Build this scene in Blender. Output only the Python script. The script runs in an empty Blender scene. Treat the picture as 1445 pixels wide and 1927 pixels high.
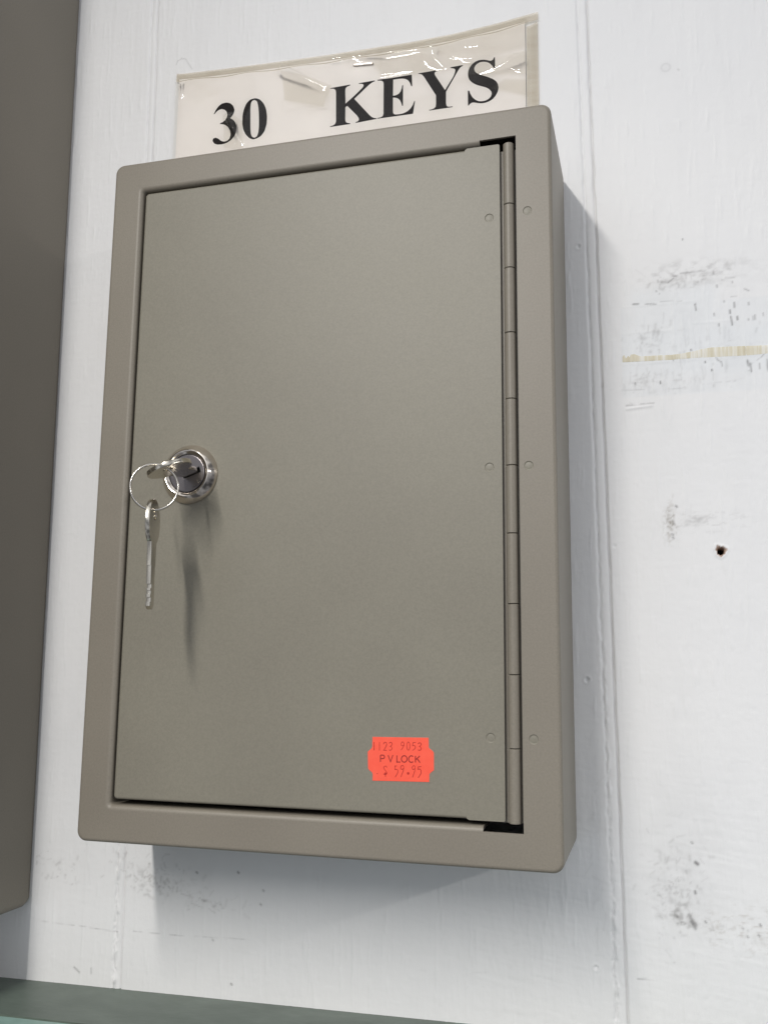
import bpy, math, random
import numpy as np
from mathutils import Vector, Matrix
from mathutils.geometry import tessellate_polygon

random.seed(7)
MM = 0.001
scene = bpy.context.scene
COL = scene.collection

BIGD = -220.0
EXPOSURE = 0.18
WORLD_STRENGTH = 1.0
WORLD_STOPS = [(0.0, (0.20, 0.205, 0.22)), (0.40, (0.32, 0.335, 0.365)), (0.52, (0.47, 0.485, 0.52)), (0.75, (0.74, 0.755, 0.785)), (1.0, (0.74, 0.745, 0.755))]
STREAKS = [(28.2, 362.6, 37, 345, 1.8), (59, 385, 83, 371, 2.1), (106, 385.9, 137, 383.6, 1.9), (137, 383.6, 184, 379.2, 2.4),
 (139, 383, 145.5, 370.5, 3.6), (146, 372, 160, 374.5, 2.2), (150, 377.5, 163, 373, 1.5), (163, 365.5, 184, 370.5, 2.6), (181, 371, 184, 362, 1.8),
 (86, 387.2, 97, 386.9, 1.3), (-1.5, 389, -1, 378, 1.0)]
FACETS = [(58.5, 84.5, 361, 384, 0.012, -0.02), (24, 33, 346, 366, 0.02, 0.01), (112, 142, 372, 386, -0.01, 0.03)]
GLYPHS = {
 '3': [[(18.58,367.53),(19.46,369.28),(19.77,369.84),(20.12,370.33),(20.86,371.27),(21.25,371.7),(21.7,372.05),(22.67,372.66),(23.18,372.91),(23.78,373.02),(25.04,373.13),(25.65,373.12),(26.24,373.01),(27.37,372.65),(27.92,372.41),(28.41,372.02),(29.36,371.1),(29.77,370.6),(30.05,370.04),(30.49,368.86),(30.63,368.29),(30.63,367.75),(30.49,366.73),(30.37,366.25),(30.16,365.81),(29.63,364.99),(29.38,364.62),(29.13,364.34),(28.43,363.61),(29.72,362.68),(30.14,362.33),(30.52,361.9),(31.25,360.95),(31.57,360.43),(31.8,359.82),(32.17,358.52),(32.3,357.83),(32.3,357.05),(32.18,355.41),(32.07,354.66),(31.86,354.07),(31.35,353.05),(31.05,352.55),(30.66,352.08),(29.79,351.18),(29.33,350.76),(28.81,350.42),(27.72,349.83),(27.14,349.57),(26.49,349.41),(25.1,349.17),(24.41,349.1),(23.71,349.1),(22.3,349.2),(21.65,349.29),(21.1,349.46),(20.1,349.88),(19.66,350.16),(19.32,350.55),(18.74,351.47),(18.56,351.9),(18.57,352.26),(18.79,352.92),(18.97,353.19),(19.26,353.32),(19.95,353.47),(20.31,353.47),(20.7,353.32),(21.49,352.89),(21.88,352.63),(22.28,352.3),(23.08,351.55),(23.49,351.23),(23.91,351),(24.76,350.64),(25.2,350.51),(25.68,350.5),(26.65,350.59),(27.1,350.7),(27.47,350.93),(28.14,351.52),(28.43,351.88),(28.61,352.35),(28.87,353.42),(28.95,353.98),(28.9,354.59),(28.68,355.87),(28.52,356.48),(28.27,357.04),(27.67,358.1),(27.34,358.59),(26.94,358.98),(26.07,359.67),(25.66,359.97),(25.28,360.19),(24.57,360.55),(24.19,360.71),(23.78,360.82),(22.51,361.1),(22.63,361.53),(23.78,361.92),(24.15,362.08),(24.53,362.3),(25.28,362.81),(25.61,363.09),(25.85,363.42),(26.24,364.13),(26.4,364.48),(26.49,364.85),(26.6,365.6),(26.61,365.99),(26.54,366.42),(26.29,367.29),(26.13,367.7),(25.87,368.06),(25.29,368.71),(24.96,369),(24.56,369.21),(23.71,369.55),(23.28,369.67),(22.86,369.69),(22.02,369.61),(21.61,369.52),(21.22,369.32),(20.46,368.81),(20.11,368.54),(19.82,368.24),(19.01,367.32)]],
 '0': [[(41.79,372.95),(42.5,372.95),(43.18,372.76),(44.51,372.2),(45.16,371.81),(45.78,371.2),(46.99,369.75),(47.54,368.99),(47.97,368.14),(48.72,366.37),(49.03,365.47),(49.23,364.54),(49.64,361.9),(49.74,360.97),(49.75,360.05),(49.67,357.77),(49.59,356.88),(49.41,356.03),(48.78,353.76),(48.48,352.98),(48.05,352.31),(47.07,351.09),(46.56,350.57),(46.01,350.23),(44.86,349.72),(44.3,349.51),(43.75,349.39),(42.66,349.25),(42.11,349.27),(41.55,349.45),(40.44,349.99),(39.87,350.36),(39.3,350.92),(38.15,352.26),(37.64,352.95),(37.24,353.68),(36.57,355.16),(36.27,355.92),(36.06,356.75),(35.72,358.46),(35.59,359.33),(35.54,360.24),(35.53,362.83),(35.56,363.74),(35.66,364.63),(35.94,366.39),(36.13,367.25),(36.41,368.07),(37.15,369.86),(37.53,370.59),(38.02,371.17),(39.09,372.18),(39.67,372.58),(40.35,372.77)],[(41.79,371.95),(42.14,371.97),(42.49,371.81),(43.19,371.32),(43.51,370.99),(43.74,370.49),(44.12,369.32),(44.3,368.64),(44.44,367.79),(44.75,365.43),(44.86,364.49),(44.93,363.56),(45.1,360.96),(45.15,360.04),(45.18,359.11),(45.22,357.09),(45.22,356.18),(45.18,355.29),(45.06,353.52),(44.97,352.73),(44.82,352.12),(44.44,351.08),(44.21,350.66),(43.88,350.43),(43.14,350.17),(42.77,350.13),(42.42,350.28),(41.71,350.76),(41.41,351.06),(41.19,351.5),(40.83,352.51),(40.68,353.13),(40.58,353.95),(40.41,355.99),(40.34,356.92),(40.29,357.85),(40.16,361.55),(40.13,362.48),(40.1,363.4),(40.01,365.72),(39.99,366.63),(40,367.48),(40.04,369.14),(40.09,369.87),(40.23,370.39),(40.59,371.24),(40.81,371.58),(41.11,371.76)]],
 'K': [[(84.92,371.79),(95.67,372),(95.68,371.43),(94.52,371.19),(94.18,371.08),(93.92,370.92),(93.49,370.53),(93.32,370.29),(93.23,369.97),(93.12,368.87),(93.38,361.64),(97.77,365.03),(100.83,367.66),(101.37,368.13),(101.76,368.5),(102.41,369.13),(102.67,369.43),(102.81,369.69),(102.97,370.18),(103,370.41),(102.93,370.6),(102.71,370.96),(102.56,371.11),(102.35,371.22),(101.85,371.38),(101.6,371.44),(101.34,371.47),(100.56,371.48),(100.55,371.98),(109.01,372.11),(109.02,371.58),(108.04,371.32),(107.71,371.2),(107.34,371.01),(106.59,370.57),(106.21,370.33),(105.83,370.04),(104.7,369.12),(98.12,363.49),(106.23,353.37),(107.22,352.28),(107.54,351.96),(107.87,351.73),(108.52,351.35),(108.85,351.18),(109.17,351.08),(110.15,350.84),(110.15,350.39),(99.11,349.86),(99.1,350.31),(99.92,350.52),(100.16,350.62),(100.35,350.76),(100.67,351.11),(100.77,351.31),(100.77,351.57),(100.65,352.15),(100.55,352.47),(100.37,352.82),(99.7,353.94),(94.33,360.19),(93.36,359.59),(93.42,352.43),(93.65,351.55),(93.76,351.28),(93.95,351.08),(94.39,350.73),(94.65,350.58),(94.97,350.48),(96.04,350.26),(96.05,349.76),(85.23,349.73),(85.22,350.19),(86.41,350.34),(86.78,350.43),(87.11,350.58),(87.71,350.94),(87.95,351.16),(88.1,351.47),(88.38,352.54),(88.06,368.33),(87.9,369.56),(87.82,369.93),(87.68,370.2),(87.34,370.66),(87.14,370.86),(86.89,371),(86.33,371.2),(86.05,371.28),(85.77,371.31),(84.93,371.33)]],
 'E': [[(110.47,372.21),(118.51,371.97),(128.65,372.03),(128.95,365.54),(128.34,365.64),(127.81,367.18),(127.62,367.65),(127.41,368.05),(126.97,368.77),(126.73,369.1),(126.45,369.37),(125.83,369.84),(125.51,370.05),(125.13,370.21),(124.35,370.48),(123.91,370.6),(123.38,370.67),(122.25,370.77),(121.64,370.81),(120.98,370.83),(118.87,370.87),(118.82,361.89),(119.97,361.9),(120.35,361.94),(120.71,362.04),(121.4,362.29),(121.73,362.46),(122.01,362.7),(122.53,363.25),(122.76,363.56),(122.92,363.93),(123.17,364.71),(123.29,365.12),(123.38,365.57),(123.63,366.98),(124.12,366.9),(124.16,355.43),(123.64,355.51),(123.3,356.8),(123.17,357.23),(122.99,357.67),(122.59,358.56),(122.37,358.97),(122.11,359.28),(121.53,359.84),(121.23,360.08),(120.9,360.25),(120.19,360.53),(119.87,360.65),(119.59,360.71),(118.83,360.84),(118.9,352.97),(119.08,352.19),(119.18,351.96),(119.34,351.78),(119.73,351.49),(120,351.37),(120.41,351.29),(121.37,351.19),(121.87,351.16),(122.41,351.16),(123.54,351.21),(124.11,351.28),(124.67,351.42),(125.79,351.79),(126.32,352.01),(126.79,352.32),(127.65,353),(128.04,353.37),(128.38,353.79),(128.98,354.7),(129.25,355.17),(129.47,355.66),(130.04,357.18),(130.44,357.12),(129.39,350.22),(110.65,350.42),(110.65,350.79),(112.1,350.91),(112.52,350.97),(112.82,351.09),(113.3,351.38),(113.5,351.56),(113.63,351.81),(113.88,352.67),(113.78,369.28),(113.64,370.14),(113.57,370.39),(113.45,370.59),(113.19,370.91),(113.02,371.06),(112.78,371.19),(112.25,371.42),(111.96,371.51),(111.63,371.56),(110.57,371.64)]],
 'Y': [[(132.14,372.16),(142.56,372.26),(142.56,371.9),(141.56,371.69),(141.27,371.6),(141.05,371.49),(140.69,371.25),(140.56,371.09),(140.52,370.85),(140.55,370.28),(140.61,369.99),(140.74,369.69),(141.24,368.77),(145.89,360.6),(150.13,367.25),(150.7,368.67),(150.86,369.12),(150.96,369.51),(151.1,370.25),(151.14,370.57),(151.1,370.8),(150.96,371.18),(150.84,371.35),(150.61,371.5),(150.04,371.75),(149.77,371.86),(149.5,371.94),(148.72,372.15),(148.72,372.66),(155.03,372.78),(155.03,372.37),(154.04,371.86),(153.73,371.64),(153.45,371.33),(152.68,370.25),(146.46,359.6),(146.41,353.58),(146.55,352.5),(146.62,352.19),(146.73,351.97),(146.99,351.6),(147.15,351.45),(147.36,351.34),(147.83,351.19),(148.11,351.13),(148.49,351.1),(149.75,351.08),(149.75,350.64),(137.83,350.63),(137.83,351.04),(139,351.15),(139.36,351.21),(139.67,351.3),(140.24,351.51),(140.49,351.63),(140.67,351.79),(140.97,352.14),(141.1,352.36),(141.16,352.64),(141.27,353.6),(141.26,358.44),(134.93,369.84),(134.28,370.72),(134.06,370.97),(133.85,371.15),(133.41,371.43),(133.18,371.54),(132.93,371.61),(132.14,371.75)]],
 'S': [[(170.85,374.31),(171.22,374.24),(171.35,368.05),(170.66,368.17),(170.06,369.35),(169.84,369.74),(169.57,370.12),(168.98,370.86),(168.68,371.2),(168.36,371.47),(167.7,371.95),(167.34,372.17),(166.92,372.33),(166.03,372.6),(165.59,372.71),(165.15,372.76),(164.26,372.8),(163.83,372.77),(163.44,372.66),(162.69,372.34),(162.35,372.17),(162.06,371.95),(161.54,371.48),(161.31,371.22),(161.14,370.9),(160.88,370.22),(160.79,369.89),(160.8,369.55),(160.91,368.89),(161.01,368.56),(161.19,368.24),(161.63,367.6),(161.89,367.29),(162.22,367.02),(162.96,366.49),(163.38,366.22),(163.89,365.95),(164.99,365.4),(165.56,365.12),(166.14,364.83),(167.31,364.22),(167.88,363.92),(168.42,363.62),(169.44,363),(169.93,362.69),(170.36,362.35),(171.16,361.66),(171.52,361.29),(171.81,360.87),(172.32,359.99),(172.53,359.53),(172.66,359.02),(172.83,357.96),(172.88,357.44),(172.83,356.93),(172.64,355.93),(172.5,355.43),(172.28,354.92),(171.76,353.89),(171.47,353.41),(171.13,352.97),(170.39,352.14),(170,351.77),(169.55,351.48),(168.59,351.01),(168.1,350.8),(167.6,350.65),(166.57,350.42),(166.07,350.34),(165.61,350.32),(164.73,350.34),(164.27,350.38),(163.77,350.48),(162.74,350.72),(162.24,350.85),(161.78,351),(160.89,351.3),(160.5,351.41),(160.19,351.45),(159.67,351.46),(159.42,351.42),(159.19,351.31),(158.74,351.03),(158.54,350.88),(158.39,350.71),(158,350.17),(157.55,350.24),(157.5,358.31),(158.25,358.19),(158.63,356.87),(158.79,356.42),(159,355.95),(159.48,354.99),(159.75,354.53),(160.09,354.09),(160.83,353.26),(161.21,352.88),(161.6,352.57),(162.41,352.05),(162.81,351.83),(163.19,351.7),(163.92,351.54),(164.32,351.48),(164.77,351.47),(165.73,351.47),(166.19,351.51),(166.61,351.62),(167.42,351.93),(167.8,352.11),(168.12,352.35),(168.71,352.89),(168.97,353.19),(169.14,353.57),(169.4,354.4),(169.48,354.79),(169.44,355.15),(169.26,355.81),(169.13,356.14),(168.92,356.46),(168.41,357.1),(168.13,357.42),(167.79,357.71),(167.06,358.26),(166.64,358.54),(166.14,358.8),(165.03,359.3),(164.46,359.56),(163.85,359.83),(162.6,360.4),(162,360.71),(161.45,361.06),(160.42,361.79),(159.94,362.17),(159.53,362.58),(158.79,363.43),(158.46,363.87),(158.23,364.36),(157.86,365.39),(157.72,365.88),(157.66,366.31),(157.62,367.12),(157.62,367.53),(157.66,367.96),(157.78,368.83),(157.87,369.26),(158.02,369.71),(158.4,370.61),(158.62,371.04),(158.89,371.41),(159.49,372.12),(159.81,372.44),(160.16,372.73),(160.91,373.24),(161.31,373.47),(161.77,373.63),(162.74,373.91),(163.23,374),(163.74,374.02),(164.78,373.98),(165.28,373.93),(165.74,373.83),(166.63,373.57),(167.05,373.44),(167.41,373.29),(168.07,372.97),(168.39,372.84),(168.66,372.77),(169.18,372.68),(169.42,372.67),(169.64,372.74),(170.05,372.94),(170.24,373.1),(170.4,373.36)]],
}
STICKER = [(129.88,46.86),(152.53,47.23),(152.66,43.56),(153.01,43.08),(154.06,42.38),(154.46,41.95),(154.65,41.41),(154.71,35.11),(153.16,33.83),(152.93,33.38),(152.87,30.56),(130.11,30.13),(130.12,32.55),(129.87,33.21),(128.48,34.28),(128.21,34.83),(127.98,40.91),(128.14,41.25),(129.46,42.32),(129.81,43.01)]
DATE_STROKES = [[(130.51,44.89),(130.58,41.68)],
 [(132.76,44.96),(132.8,41.71)],
 [(134.45,44.18),(134.62,44.75),(135.09,44.99),(135.58,44.78),(135.7,44.11),(135.35,43.19),(134.53,41.86),(135.78,41.86)],
 [(136.66,44.59),(137.13,45.01),(137.66,44.96),(137.91,44.41),(137.63,43.72),(137.15,43.48),(137.63,43.27),(137.92,42.72),(137.64,42.15),(137.17,41.91),(136.73,42.16)],
 [(142.74,44.68),(142.5,45.23),(141.95,45.3),(141.55,44.71),(141.63,43.97),(142.04,43.76),(142.58,44.07),(142.74,44.68),(142.68,43.89),(142.16,42.98),(141.55,42.17)],
 [(145.1,43.84),(145.07,44.24),(145.01,44.62),(144.91,44.94),(144.78,45.18),(144.63,45.34),(144.47,45.38),(144.31,45.33),(144.16,45.16),(144.04,44.91),(143.94,44.58),(143.88,44.2),(143.87,43.8),(143.89,43.39),(143.95,43.02),(144.05,42.69),(144.18,42.45),(144.33,42.3),(144.49,42.25),(144.65,42.31),(144.8,42.47),(144.93,42.72),(145.02,43.05),(145.08,43.43),(145.1,43.84)],
 [(147.48,45.28),(146.37,45.18),(146.19,43.96),(146.73,44.12),(147.18,43.93),(147.32,43.33),(146.9,42.69),(146.15,42.22)],
 [(148.35,44.79),(148.89,45.21),(149.43,45.12),(149.6,44.57),(149.25,44),(148.9,43.83),(149.37,43.62),(149.66,43.05),(149.45,42.51),(148.91,42.32),(148.36,42.52)]]
NAME_STROKES = [[(133.26,37.39),(133.23,39.97)],
 [(133.23,39.97),(134.19,40),(134.67,39.86),(134.92,39.36),(134.68,38.85),(134.21,38.66),(133.25,38.62)],
 [(136.35,40.08),(137.33,37.54),(138.26,40.15)],
 [(139.88,40.1),(139.9,37.57),(141.38,37.63)],
 [(144,38.91),(143.96,39.22),(143.84,39.51),(143.66,39.76),(143.42,39.95),(143.15,40.06),(142.85,40.09),(142.56,40.04),(142.28,39.91),(142.05,39.7),(141.87,39.44),(141.76,39.14),(141.72,38.82),(141.76,38.51),(141.88,38.21),(142.06,37.97),(142.3,37.78),(142.58,37.67),(142.87,37.64),(143.16,37.69),(143.44,37.82),(143.67,38.03),(143.85,38.29),(143.96,38.59),(144,38.91)],
 [(146.4,39.86),(146.24,39.99),(146.05,40.09),(145.86,40.14),(145.65,40.15),(145.45,40.11),(145.26,40.03),(145.08,39.9),(144.93,39.74),(144.8,39.55),(144.71,39.33),(144.65,39.1),(144.64,38.86),(144.66,38.63),(144.72,38.4),(144.81,38.19),(144.94,38.01),(145.1,37.86),(145.27,37.75),(145.47,37.68),(145.67,37.66),(145.87,37.68),(146.07,37.75),(146.25,37.86),(146.41,38)],
 [(147.34,40.21),(147.36,37.7)],
 [(149.08,40.21),(147.44,38.7)],
 [(148.05,39.17),(149.17,37.7)]]
PRICE_STROKES = [[(135.92,35.4),(135.43,35.9),(134.84,35.77),(134.6,35.2),(134.97,34.54),(135.58,33.89),(135.94,33.24),(135.71,32.78),(135.11,32.53),(134.58,32.85)],
 [(135.32,33.32),(135.34,31.76)],
 [(139.96,36.08),(139.13,36.04),(139.19,34.71),(139.86,34.85),(140.34,34.42),(140.23,33.41),(139.29,31.82)],
 [(142.69,35.96),(142.34,36.35),(141.74,36.26),(141.46,35.69),(141.56,35.03),(141.99,34.82),(142.46,35.06),(142.74,35.74),(142.59,34.51),(142.01,33.15),(141.59,31.98)],
 [(147.22,36.07),(146.89,36.46),(146.42,36.4),(146.05,35.87),(146.15,35.21),(146.52,34.98),(146.99,35.24),(147.23,35.92),(147.07,34.47),(146.61,33.12),(146.21,32.04)],
 [(149.64,36.23),(148.47,36.08),(148.36,35.14),(149.06,35.32),(149.58,34.9),(149.58,33.69),(149.07,32.78),(148.49,31.98)]]
PRICE_DOTS = [(132.04, 32.86, 0.19), (144.48, 33.48, 0.48), (135.32, 32.99, 0.48)]
WALL_MARKS = [(256.43, 268.61, 256.54, 268.34, 0.42, 0.7), (244.14, 244.92, 244.25, 244.65, 0.42, 0.6), (245.39, 243.54, 245.5, 243.33, 0.42, 0.4), (270.26, 245.1, 270.33, 244.08, 0.42, 0.6), (273.06, 237.29, 273.15, 236.78, 0.42, 0.5), (277.25, 236.2, 277.27, 233.94, 0.42, 0.8), (283.24, 235.62, 283.3, 234.61, 0.42, 0.6), (268.57, 231.92, 268.65, 231.03, 0.42, 0.6), (275.3, 232.8, 275.35, 231.42, 0.42, 0.9), (278.25, 229.52, 278.3, 228.14, 0.42, 1.0), (270.35, 226.8, 270.43, 226.04, 0.42, 0.7), (285.63, 229.59, 285.66, 227.73, 0.42, 0.5), (284.77, 228.99, 284.81, 227.49, 0.42, 0.4), (282.78, 228.11, 282.87, 227.61, 0.42, 0.5), (289.0, 230.21, 289.05, 228.97, 0.42, 0.4), (258.11, 215.88, 258.21, 215.49, 0.42, 0.9), (263.87, 209.87, 263.97, 209.49, 0.42, 0.9), (266.54, 206.0, 266.63, 205.5, 0.42, 0.9), (244.47, 202.03, 244.56, 201.15, 0.42, 0.9), (233.55, 202.05, 233.66, 201.8, 0.42, 0.8), (250.31, 211.92, 250.41, 211.41, 0.42, 0.6), (286.4, 207.32, 286.39, 204.88, 0.42, 0.5), (276.84, 246.08, 276.93, 245.56, 0.42, 0.5), (269.11, 251.72, 269.17, 250.44, 0.42, 0.4), (253.91, 247.54, 253.95, 245.6, 0.42, 0.3), (257.26, 251.5, 257.29, 249.31, 0.42, 0.3), (233.77, 239.47, 236.15, 239.37, 0.45, 0.9), (239.22, 239.02, 239.76, 239.09, 0.4, 0.5), (240.05, 238.94, 240.58, 239.01, 0.4, 0.5), (240.87, 238.86, 241.41, 238.94, 0.4, 0.5), (241.7, 238.78, 242.23, 238.86, 0.4, 0.5), (242.52, 238.7, 243.05, 238.78, 0.4, 0.5), (243.34, 238.62, 243.88, 238.7, 0.4, 0.5), (261.05, 237.12, 260.64, 236.97, 0.4, 0.5), (260.64, 236.97, 261.05, 234.08, 0.4, 0.7), (275.57, 229.89, 276.01, 225.92, 0.42, 0.8), (281.5, 210.15, 282.08, 204.59, 0.55, 0.9), (282.66, 207.61, 282.92, 203.73, 0.4, 0.7), (289.67, 208.9, 289.91, 203.7, 0.6, 0.7), (290.38, 213.43, 287.19, 210.01, 0.35, 0.45), (287.19, 210.01, 282.63, 207.0, 0.35, 0.4), (268.58, 211.48, 269.25, 210.19, 0.35, 0.5), (269.25, 210.19, 270.73, 209.15, 0.35, 0.5), (270.73, 209.15, 271.04, 207.27, 0.35, 0.5), (244.9, 250.07, 245.16, 249.08, 0.4, 0.4), (246.63, 248.93, 249.55, 248.5, 0.4, 0.4), (249.55, 248.5, 251.96, 250.31, 0.4, 0.5), (251.71, 251.5, 253.16, 250.96, 0.4, 0.5), (254.95, 252.25, 259.03, 252.27, 0.5, 0.4), (259.62, 252.4, 265.41, 252.62, 0.5, 0.5), (272.1, 248.22, 277.77, 247.95, 0.4, 0.4), (281.74, 242.17, 283.66, 241.1, 0.4, 0.5), (245.73, 239.68, 255.06, 239.1, 0.3, 0.3), (275.97, 239.09, 278.52, 239.22, 0.3, 0.3), (227.4, 199.21, 237.38, 198.84, 0.4, 0.25), (246.67, 198.51, 255.27, 198.09, 0.4, 0.25), (262.72, 199.55, 276.21, 200.12, 0.4, 0.2), (229.26, 191.86, 241.25, 192.21, 0.45, 0.55), (-58.96, -52.05, -35.56, -52.39, 0.3, 0.4), (-35.56, -52.39, -14.47, -53.59, 0.3, 0.45), (-7.93, -52.57, 16.04, -52.49, 0.3, 0.4), (16.04, -52.49, 54.02, -51.18, 0.3, 0.25), (-37.16, -71.54, -34.08, -73.67, 0.5, 0.6), (-27.82, -71.17, -27.66, -73.56, 0.4, 0.5), (227.21, -51.88, 233.98, -51.44, 0.4, 0.5), (251.58, -4.37, 252.39, -4.95, 0.8, 1.0), (250.93, -15.72, 251.11, -16.54, 0.6, 0.8), (242.17, 144.25, 246.74, 133.96, 0.3, 0.0), (249.15, 145.2, 249.58, 144.71, 0.5, 0.9), (247.58, 138.64, 248.01, 138.16, 0.5, 0.5), (247.98, 137.45, 248.41, 136.97, 0.5, 0.5), (247.15, 132.78, 247.58, 132.3, 0.5, 0.7), (247.32, 131.37, 247.75, 130.89, 0.5, 0.7), (250.21, 3.56, 250.61, 3.16, 0.5, 0.6), (254.42, -27.26, 254.82, -27.64, 0.5, 0.7), (274.58, -30.92, 274.96, -31.3, 0.5, 0.6), (275.38, -26.81, 275.76, -27.18, 0.5, 0.8), (268.65, -28.57, 269.04, -28.95, 0.5, 0.5), (270.33, -31.68, 270.71, -32.06, 0.5, 0.6), (25.74, -23.3, 26.32, -23.75, 0.5, 0.8), (47.04, -21.87, 47.6, -22.31, 0.5, 0.9), (59.9, -29.02, 60.44, -29.45, 0.5, 0.6), (58.78, -35.19, 59.32, -35.62, 0.5, 0.6), (45.46, -71.12, 46.01, -71.53, 0.5, 0.8), (257.55, 353.53, 258.01, 352.9, 0.5, 0.3), (35.29, -52.77, 35.85, -53.19, 0.5, 0.5), (248.28, -25.27, 250.62, -29.22, 0.9, 0.6), (249.01, -27.9, 250.57, -30.46, 0.7, 0.6), (-6.14, 401.66, -5.27, 403.77, 0.3, 0.35), (-5.27, 403.77, -3.05, 404.99, 0.3, 0.35), (-3.05, 404.99, -0.42, 404.2, 0.3, 0.35), (-0.42, 404.2, 1.35, 401.0, 0.3, 0.35), (1.35, 401.0, 3.78, 397.37, 0.3, 0.35), (105.81, 158.16, 109.02, 158.29, 0.01, 0.0)]
TAPE =  [(228.05, 212.33), (236.62, 212.11), (248.28, 211.83), (259.79, 211.87), (271.12, 211.59), (282.28, 211.32), (290.29, 211.6), (290.47, 215.27), (274.12, 216.0), (266.79, 216.17), (263.37, 215.82), (259.92, 215.17), (254.15, 214.32), (249.52, 214.12), (244.88, 214.3), (240.21, 214.36), (236.11, 214.56), (233.78, 215.69), (232.0, 215.65), (231.49, 214.1), (231.1, 215.21), (230.5, 214.81), (229.88, 213.91), (229.16, 215.87), (228.42, 214.98)]


# ------------------------------------------------------------------ helpers
ORIGIN = {}


def tag(o, label=None, cat=None, group=None, kind=None):
    if label:
        o["label"] = label
    if cat:
        o["category"] = cat
    if group:
        o["group"] = group
    if kind:
        o["kind"] = kind
    return o


def thing(name, label, cat, at, group=None, rot=(0, 0, 0)):
    """An Empty at the thing's base (mm) that parents its parts."""
    o = bpy.data.objects.new(name, None)
    o.empty_display_size = 0.02
    COL.objects.link(o)
    o.location = Vector(at) * MM
    o.rotation_euler = rot
    ORIGIN[o.name] = Vector(at)
    return tag(o, label, cat, group)


def mesh_from(name, verts, faces, smooth=None, origin=(0, 0, 0)):
    ox, oy, oz = origin
    me = bpy.data.meshes.new(name)
    me.from_pydata([((v[0] - ox) * MM, (v[1] - oy) * MM, (v[2] - oz) * MM) for v in verts], [], faces)
    me.validate()
    if smooth is not None:
        me.polygons.foreach_set("use_smooth", [True] * len(me.polygons))
        me.set_sharp_from_angle(angle=math.radians(smooth))
    me.update()
    return me


def place(name, me, mat, parent=None):
    if mat is not None and len(me.materials) == 0:
        me.materials.append(mat)
    o = bpy.data.objects.new(name, me)
    COL.objects.link(o)
    if parent is not None:
        o.parent = parent
        ORIGIN[o.name] = ORIGIN[parent.name]
    return o


class MB:
    """Collects shapes (in mm, world axes) and links them as ONE mesh object."""

    def __init__(self):
        self.v, self.f = [], []

    def add(self, verts, faces):
        n = len(self.v)
        self.v += [tuple(p) for p in verts]
        self.f += [tuple(i + n for i in f) for f in faces]

    def grid(self, rows, close=False):
        n = len(rows[0])
        vs = [p for r in rows for p in r]
        fs = []
        for i in range(len(rows) - 1):
            for j in range(n if close else n - 1):
                a, b = i * n + j, i * n + (j + 1) % n
                fs.append((a, b, b + n, a + n))
        self.add(vs, fs)

    def poly(self, loops, fn):
        """flat fill of 2-D loops (first outer, rest holes); fn maps (x,z)->3-D"""
        pts = [p for L in loops for p in L]
        tris = tessellate_polygon([[Vector((p[0], p[1], 0)) for p in L] for L in loops])
        out = []
        for t in tris:
            a, b, c = (pts[i] for i in t)
            cr = (b[0] - a[0]) * (c[1] - a[1]) - (b[1] - a[1]) * (c[0] - a[0])
            out.append(tuple(t) if cr > 0 else (t[0], t[2], t[1]))
        self.add([fn(p) for p in pts], out)

    def build(self, name, mat, parent=None, smooth=30):
        o = (0, 0, 0) if parent is None else ORIGIN[parent.name]
        return place(name, mesh_from(name, self.v, self.f, smooth, o), mat, parent)


def rrect(x0, x1, z0, z1, r, n=6):
    pts = []
    for cx, cz, a0 in ((x1 - r, z0 + r, -90), (x1 - r, z1 - r, 0), (x0 + r, z1 - r, 90), (x0 + r, z0 + r, 180)):
        for i in range(n + 1):
            a = math.radians(a0 + 90 * i / n)
            pts.append((cx + r * math.cos(a), cz + r * math.sin(a)))
    return pts


def lathe(profile, cx, cz, y0, n=72):
    """profile (r, height toward the viewer) revolved about the y axis through (cx, cz)"""
    rows = []
    for r, h in profile:
        rows.append([(cx + r * math.cos(2 * math.pi * i / n), y0 - h, cz + r * math.sin(2 * math.pi * i / n)) for i in range(n)])
    return rows


def plate(name, loops, thick, bevel, mat, parent, M):
    """bevelled sheet-metal plate from 2-D loops in mm; M maps plate space (mm) to world (mm)"""
    cu = bpy.data.curves.new(name, "CURVE")
    cu.dimensions = "2D"
    cu.fill_mode = "BOTH"
    cu.extrude = thick / 2 - bevel
    cu.bevel_depth = bevel
    cu.bevel_resolution = 2
    cu.offset = -bevel
    for L in loops:
        s = cu.splines.new("POLY")
        s.points.add(len(L) - 1)
        for p, q in zip(s.points, L):
            p.co = (q[0], q[1], 0, 1)
        s.use_cyclic_u = True
    o = bpy.data.objects.new(name + "_tmp", cu)
    COL.objects.link(o)
    dg = bpy.context.evaluated_depsgraph_get()
    me = bpy.data.meshes.new_from_object(o.evaluated_get(dg))
    bpy.data.objects.remove(o)
    bpy.data.curves.remove(cu)
    org = Vector((0, 0, 0)) if parent is None else ORIGIN[parent.name]
    me.transform(M)
    me.transform(Matrix.Translation(-Vector(org)))
    me.transform(Matrix.Scale(MM, 4))
    me.name = name
    me.materials.clear()
    me.polygons.foreach_set("use_smooth", [True] * len(me.polygons))
    me.set_sharp_from_angle(angle=math.radians(28))
    return place(name, me, mat, parent)


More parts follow.
